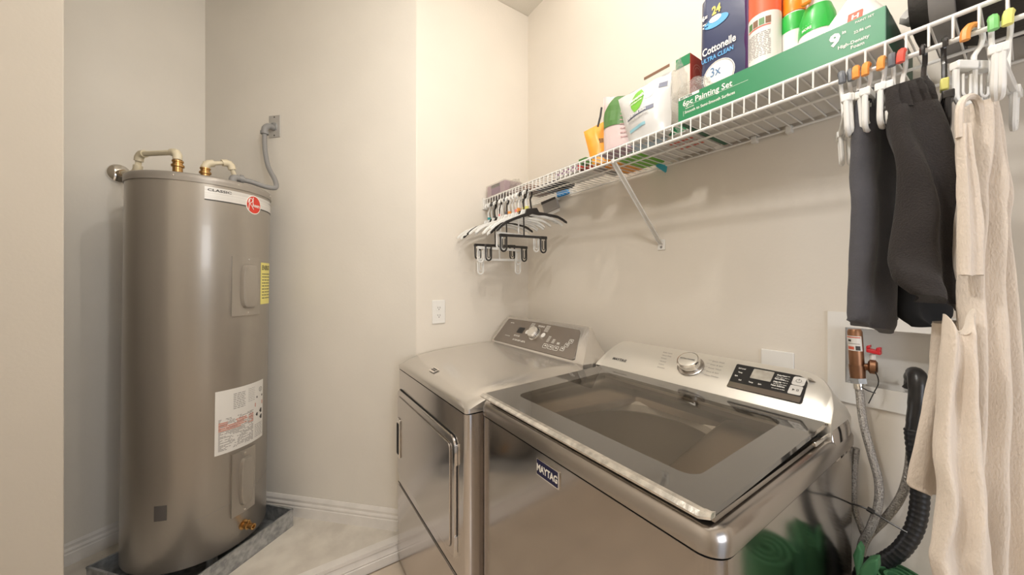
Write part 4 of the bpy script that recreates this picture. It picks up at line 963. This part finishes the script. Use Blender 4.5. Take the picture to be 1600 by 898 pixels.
def crumple(c, rad, sx_, sy_, sz_, seed, amt=.45, sub=3):
    bm = bmesh.new(); bmesh.ops.create_icosphere(bm, subdivisions=sub, radius=1)
    V = []
    for v in bm.verts:
        d = v.co.normalized(); k = 1+amt*(noise.noise(d*2.2+Vector((seed, 0, 0)))+.5*noise.noise(d*6+Vector((seed, 3, 0))))
        V.append(Vector(c)+Vector((d.x*sx_, d.y*sy_, d.z*sz_))*rad*k)
    F = [tuple(v.index for v in f.verts) for f in bm.faces]; bm.free(); return MB().add(V, F)
pb = crumple((-.618, 1.05, 1.94), .062, .42, .35, 1.7, 2, .35)
tag(crumple((-.57, 1.05, 1.935), .045, 1.2, .7, .75, 5).build('clear_plastic_bag', 'clear_film', ang=25), 'low crumpled clear plastic on top of the left end of the green carton', 'bag')
tag(pb.build('clear_plastic_bag', 'clear_film', ang=25), 'tall crumpled clear plastic bag right of the white pouch', 'bag')
# navy pack
nx0, nx1, ny0, ny1, nz1 = -.594, -.425, 1.120, 1.268, 2.275
TZ_ = gz1+.001
np_ = T('toilet_paper_pack', 'tall navy wrapped toilet paper pack standing on the shelf behind the green carton', 'pack', (-.5, 1.19, DZ))
R = []
for z, ins in ((TZ_, .008), (TZ_+.015, .001), (TZ_+.12, 0), (TZ_+.16, .002), (TZ_+.19, 0), (nz1-.03, .002), (nz1, .018)): R.append(ring(rr(nx0, nx1, ny0, ny1, .028, .03, 7), z, ins))
MB().rings(R).build('wrap', 'pack_navy', np_, ang=50)
MB().rings([ring(rr(-.478, nx1+.002, ny0-.0015, ny1, .03, .03, 7), z, 0) for z in (TZ_+.002, nz1-.03)]).build('purple_side', 'pack_purple', np_, ang=50)
f = plane((-.590, ny0-.0012, -.020), (1, 0, 0), (0, 0, 1))
q = MB(); txt(q, 'Cottonelle', .0330, lambda u, v: f(.010+u, 2.088+v), .022, .68); q.build('brand_lettering', 'ivory_print', np_); q = MB(); txt(q, '6=', .022, lambda u, v: f(.010+u, 2.20+v), .03, .7)
q.build('number', 'ivory_print', np_); q = MB(); bars(q, f, .078, .098, 2.225, 2.245, 2, .007, seed=4); bars(q, f, .012, .03, 2.170, 2.19, 2, .004, seed=5); q.build('small_print', 'ivory_print', np_, kind='stuff')
q = MB(); txt(q, 'ULTRA CLEAN', .0185, lambda u, v: f(.008+u, 2.066+v), .022, .78); q.build('blue_print', 'print_blue', np_)
q = MB(); q.add([f(.052+.036*math.cos(t), 2.178+.016*math.sin(t)) for t in [2*PI*k/20 for k in range(20)]], [tuple(range(20))]); q.build('wipe_disc', 'print_blue', np_)
q = MB(); q.add([f(.050+.018*math.cos(t), 2.188+.010*math.sin(t), .0006) for t in [2*PI*k/12 for k in range(12)]], [tuple(range(12))]); q.build('wipe_picture', 'ivory_print', np_)
q = MB(); txt(q, '24', .034, lambda u, v: f(.040+u, 2.203+v), .04, .75); q.build('yellow_number', 'print_yellow', np_)
q = MB(); n_ = 28; q.add([f(.060+.046*math.cos(2*PI*k/n_), 2.010+.046*math.sin(2*PI*k/n_), .0006) for k in range(n_)], [tuple(range(n_))]); q.build('round_label', 'ivory_print', np_)
q = MB(); txt(q, '3x', .040, lambda u, v: f(.034+u, 2.012+v, .0012), .01, .8); q.build('number', mat('print_slate_blue', (.10, .20, .36), .5), np_)
q = MB(); q.rings([[f(.060+r*math.cos(2*PI*k/n_), 2.010+r*math.sin(2*PI*k/n_), .0010) for k in range(n_)] for r in (.044, .042)], caps=False); q.build('ring_line', 'print_grey', np_)
# red capped can
def bottle(name, label, x, y, prof, mt, n=28):
    r_ = T(name, label, 'bottle', (x, y, TZ_)); b_ = MB().lathe((x, y, TZ_), prof, n).build('body', mt, r_, ang=40); return r_, b_
rb_, _ = bottle('spray_can', 'red topped can with a white label behind the green carton', -.402, 1.10, [(.033, 0), (.0365, .003), (.0365, .29)], 'bottle_coral')
MB().lathe((-.402, 1.10, TZ_), [(.0372, .004), (.0372, .168)], 28, caps=False).build('label', 'label_white', rb_)
def cyf(cx, cy, r, a0): return lambda u, v, d=0: Vector((cx+(r+d)*math.cos(math.radians(a0)+u/r), cy+(r+d)*math.sin(math.radians(a0)+u/r), v))
fq = cyf(-.402, 1.10, .0378, 222); q = MB()
bars(q, fq, .0, .058, 1.955, 2.02, 14, .0022, seed=3); q.build('small_print', 'print_grey', rb_, kind='stuff')
for k in range(4):
    q = MB(); q.add([fq(.003+k*.0145, 2.038, .0002), fq(.015+k*.0145, 2.038, .0002), fq(.015+k*.0145, 2.056, .0002), fq(.003+k*.0145, 2.056, .0002)], [(0, 1, 2, 3)]); q.build('picture', 'brown_card' if k % 2 else 'leaf_dark', rb_)
q = MB(); q.add([fq(u, z, .0001) for u, z in [(k*.0058, 2.033) for k in range(11)]+[(k*.0058, 2.036) for k in reversed(range(11))]], [tuple(range(22))]); q.build('stripe', 'print_red', rb_)
PB = [(.026, 0), (.030, .004), (.031, .02), (.031, .135), (.029, .150), (.020, .166), (.015, .175), (.015, .185)]
r_, b_ = bottle('spray_bottle', 'white bottle with a green band right beside the red topped can', -.348, 1.135, PB, 'white_plastic')
MB().lathe((-.348, 1.135, TZ_), [(.0316, .108), (.0318, .112), (.0318, .148), (.0300, .153)], 28, caps=False).build('label', 'bottle_green', r_)
MB().lathe((-.348, 1.135, TZ_), [(.0255, .160), (.026, .166), (.026, .215), (.022, .222)], 20).build('cap', 'bottle_orange', r_)
PB = [(.030, 0), (.036, .006), (.037, .03), (.037, .085), (.034, .112), (.026, .138), (.017, .155), (.015, .17)]
r_, b_ = bottle('spray_bottle', 'white trigger spray bottle with a green shoulder label, left of the white jug', -.296, 1.12, PB, 'white_plastic')
MB().lathe((-.296, 1.12, TZ_), [(.0378, .070), (.0378, .086), (.0348, .113), (.0270, .138)], 28, caps=False).build('label', 'bottle_green', r_)
MB().lathe((-.296, 1.12, TZ_), [(.018, .156), (.018, .176)], 20).build('collar', 'white_plastic', r_)
MB().box(-.312, -.280, 1.07, 1.15, TZ_+.176, TZ_+.215).build('spray_head', 'white_plastic', r_, bevel=.008)
MB().obox((-.318, 1.078, TZ_+.140), (.020, 0, 0), (0, .012, 0), (-.004, -.006, .070)).build('trigger', 'bottle_orange', r_, bevel=.004)
fq = cyf(-.296, 1.12, .0372, 225); q = MB(); txt(q, '50%', .020, lambda u, v: fq(u+.004, TZ_+.090+v, -v*.28), .03, .8); txt(q, 'MORE', .009, lambda u, v: fq(u+.006, TZ_+.077+v, .0008), .03, .9); q.build('lettering', 'ivory_print', r_)
# white jug
jg = T('white_jug', 'white plastic jug with a small red label behind the green carton', 'jug', (-.205, 1.15, TZ_))
R = []
for z, ins in ((TZ_, .006), (TZ_+.008, 0), (TZ_+.02, 0), (TZ_+.045, .010), (TZ_+.075, .026), (TZ_+.11, .045)): R.append(ring(rr(-.285, -.162, 1.05, 1.20, .03, .03, 6), z, ins))
MB().rings(R).build('body', 'white_plastic', jg, ang=50)
MB().lathe((-.222, 1.125, TZ_), [(.022, .108), (.022, .13)], 20).build('cap', 'white_plastic', jg)
f = plane((-.215, 1.0535, 1.930), (1, 0, 0), (0, .42, 1), .001)
patch(MB(), f, rrp(-.012, .012, 0, .028, .002), .001).build('label', 'print_red', jg)
q = MB(); txt(q, 'H', .018, lambda u, v: f(u-.006, v+.008, .0014), .03); q.build('lettering', 'ivory_print', jg)
# bags at right
q = crumple((-.105, 1.10, 1.915), .055, .8, .6, .6, 11, .3); tag(q.build('white_bag', 'pouch_white', ang=30), 'crumpled white plastic bag between the green carton and the dark bag', 'bag')
bg_ = T('dark_duffel_bag', 'charcoal duffel bag with a grey strap at the right end of the shelf', 'bag', (.14, 1.12, DZ))
R = []
for k in range(13):
    t = k/12; x_ = -.135+.53*t; e = 1-(2*t-1)**6; e = max(e, .45)**.5
    R.append([(x_, 1.125+.135*e*math.copysign(abs(math.cos(a))**.6, math.cos(a)), DZ+.125+.125*e*math.copysign(abs(math.sin(a))**.6, math.sin(a))) for a in [2*PI*j/20 for j in range(20)]])
MB().rings(R).build('body', 'bag_charcoal', bg_, ang=50)
MB().rings([[(x_, 1.125+.139*math.copysign(abs(math.cos(a))**.6, math.cos(a)), DZ+.125+.129*math.copysign(abs(math.sin(a))**.6, math.sin(a))) for a in [2*PI*j/20 for j in range(20)]] for x_ in (-.105, -.075)]).build('strap', 'bag_grey', bg_, ang=50)
MB().tube([(-.06, 1.0, DZ+.17), (.05, .99, DZ+.15), (.2, .99, DZ+.16)], .005, 8, 4).build('zip_piping', 'bag_grey', bg_)
bb = MB().rings([ring(rr(-.04, .12, .985, 1.01, .008, .008), z) for z in (DZ+.10, DZ+.22)]); tag(bb.build('blue_notebook', mat('slate_blue', (.10, .16, .25), .5), bevel=.004), 'slate blue pad in front of the dark bag at the top right corner', 'notebook')
# left end of the shelf
pbx = T('purple_box', 'purple box wrapped in clear film at the left end of the shelf', 'box', (-1.58, 1.04, DZ))
MB().box(-1.715, -1.535, .992, 1.10, DZ, 1.893).build('carton', 'box_mauve', pbx, bevel=.003)
MB().box(-1.668, -1.580, .9905, .992, DZ+.010, 1.889).build('purple_panel', 'box_purple', pbx)
MB().box(-1.668, -1.580, .990, .9905, 1.872, 1.889).build('dark_print', 'print_dark', pbx)
MB().box(-1.720, -1.530, .986, 1.106, DZ, 1.897).build('film', 'clear_film', pbx, bevel=.004)
tag(crumple((-1.500, 1.04, 1.862), .032, .9, 1, 1, 4).build('clear_plastic_bag', 'clear_film', ang=25), 'crumpled clear film at the right end of the purple box', 'bag')
dd = MB().lathe((-1.285, 1.17, DZ), [(.055, 0), (.06, .004), (.06, .020), (.05, .024)], 28)
dd.box(-1.43, -1.285, 1.115, 1.225, DZ, DZ+.022); tag(dd.build('dark_cloth_case', mat('case_navy', (.02, .02, .03), .6), bevel=.004), 'dark rounded case lying flat on the shelf above the hangers', 'case')
tag(MB().box(-1.52, -1.43, 1.07, 1.22, DZ, DZ+.03).build('brown_carton', 'brown_card', bevel=.002), 'small brown carton lying above the front hangers', 'box')
ppx = T('patterned_box', 'purple and white patterned flat box on the shelf left of the orange pouch', 'box', (-1.12, 1.1, DZ))
MB().box(-1.215, -1.045, 1.06, 1.2, DZ, DZ+.028).build('carton', 'label_white', ppx, bevel=.001)
q = MB()
for i in range(12):
    for j in range(3):
        if (i+j) % 2 == 0: q.box(-1.213+i*.0135, -1.2015+i*.0135, 1.0590, 1.0600, DZ+.002+j*.008, DZ+.009+j*.008)
q.build('checks', 'box_purple', ppx)
tcb = T('flat_case', 'flat clear lidded case on top of the patterned box', 'case', (-1.12, 1.15, DZ+.03))
MB().box(-1.235, -1.075, 1.10, 1.24, DZ+.03, DZ+.052).build('tray', 'clear_film', tcb); MB().box(-1.238, -1.072, 1.097, 1.243, DZ+.052, DZ+.057).build('lid', 'bag_grey', tcb, bevel=.001)
tag(MB().box(-1.06, -1.02, 1.05, 1.10, DZ, DZ+.025).build('red_green_box', 'box_red', bevel=.001), 'small dark red box directly left of the orange pouch', 'box')
tag(MB().box(-1.015, -.975, 1.01, 1.045, DZ, DZ+.022).build('green_box', 'leaf_dark', bevel=.001), 'small dark green box below the orange pouch', 'box')
for nm, x0, x1, y0, y1, c, lab in (('orange_packet', -.985, -.90, 1.13, 1.27, 'pouch_orange', 'flat orange packet lying under the pouches at the back of the shelf'), ('green_packet', -.895, -.80, 1.08, 1.265, 'leaf_green', 'flat bright green packet lying under the pouches'),
        ('grey_packet', -1.03, -.99, 1.10, 1.25, 'print_grey', 'flat grey packet beside the orange packet'), ('mauve_packet', -.90, -.79, .995, 1.075, 'box_mauve', 'flat mauve packet near the front lip under the pink pouch')):
    q = MB().box(x0, x1, y0, y1, DZ, DZ+.010); o = q.build(nm, c, bevel=.003); tag(o, lab, 'packet')
q = MB(); pts = [P3(1000, 246, 1.20), P3(1020, 250, 1.262), P3(1041, 262, 1.278), P3(1040, 270, 1.278), P3(1022, 258, 1.262), P3(1002, 249, 1.20)]
q.rings([[p, p+Vector((0, .004, .002))] for p in ()] if False else [pts, [p+Vector((.002, .004, .006)) for p in pts]]); tag(q.build('teal_film', 'teal_film'), 'teal blue plastic corner drooping behind the shelf', 'film')
q = MB(); pts = [P3(868, 297, 1.27), P3(884, 293, 1.27), P3(888, 301, 1.27), P3(879, 306, 1.27), P3(870, 308, 1.27)]
q.rings([pts, [p+Vector((0, .015, 0)) for p in pts]]); tag(q.build('blue_film', 'blue_plastic', bevel=.003), 'bright blue plastic piece drooping behind the shelf near the hangers', 'film')
tg = T('hanging_packet', 'grey and white packet hanging below the shelf behind the front hanger', 'packet', (-1.3, 1.27, 1.72))
q = MB(); pts = [P3(846, 318, 1.25), P3(868, 309, 1.25), P3(873, 324, 1.25), P3(850, 334, 1.25)]; q.rings([pts, [p+Vector((0, .012, 0)) for p in pts]]).build('packet', 'packet_grey', tg, bevel=.002)
q = MB(); pts = [P3(845, 316, 1.249), P3(867, 307, 1.249), P3(868, 310, 1.249), P3(846, 320, 1.249)]; q.rings([pts, [p+Vector((0, .002, 0)) for p in pts]]).build('dark_edge', 'print_dark', tg)
q = MB(); pts = [P3(850, 336, 1.249), P3(873, 326, 1.249), P3(875, 329, 1.249), P3(852, 339, 1.249)]; q.rings([pts, [p+Vector((0, .002, 0)) for p in pts]]).build('white_edge', 'white_plastic', tg)
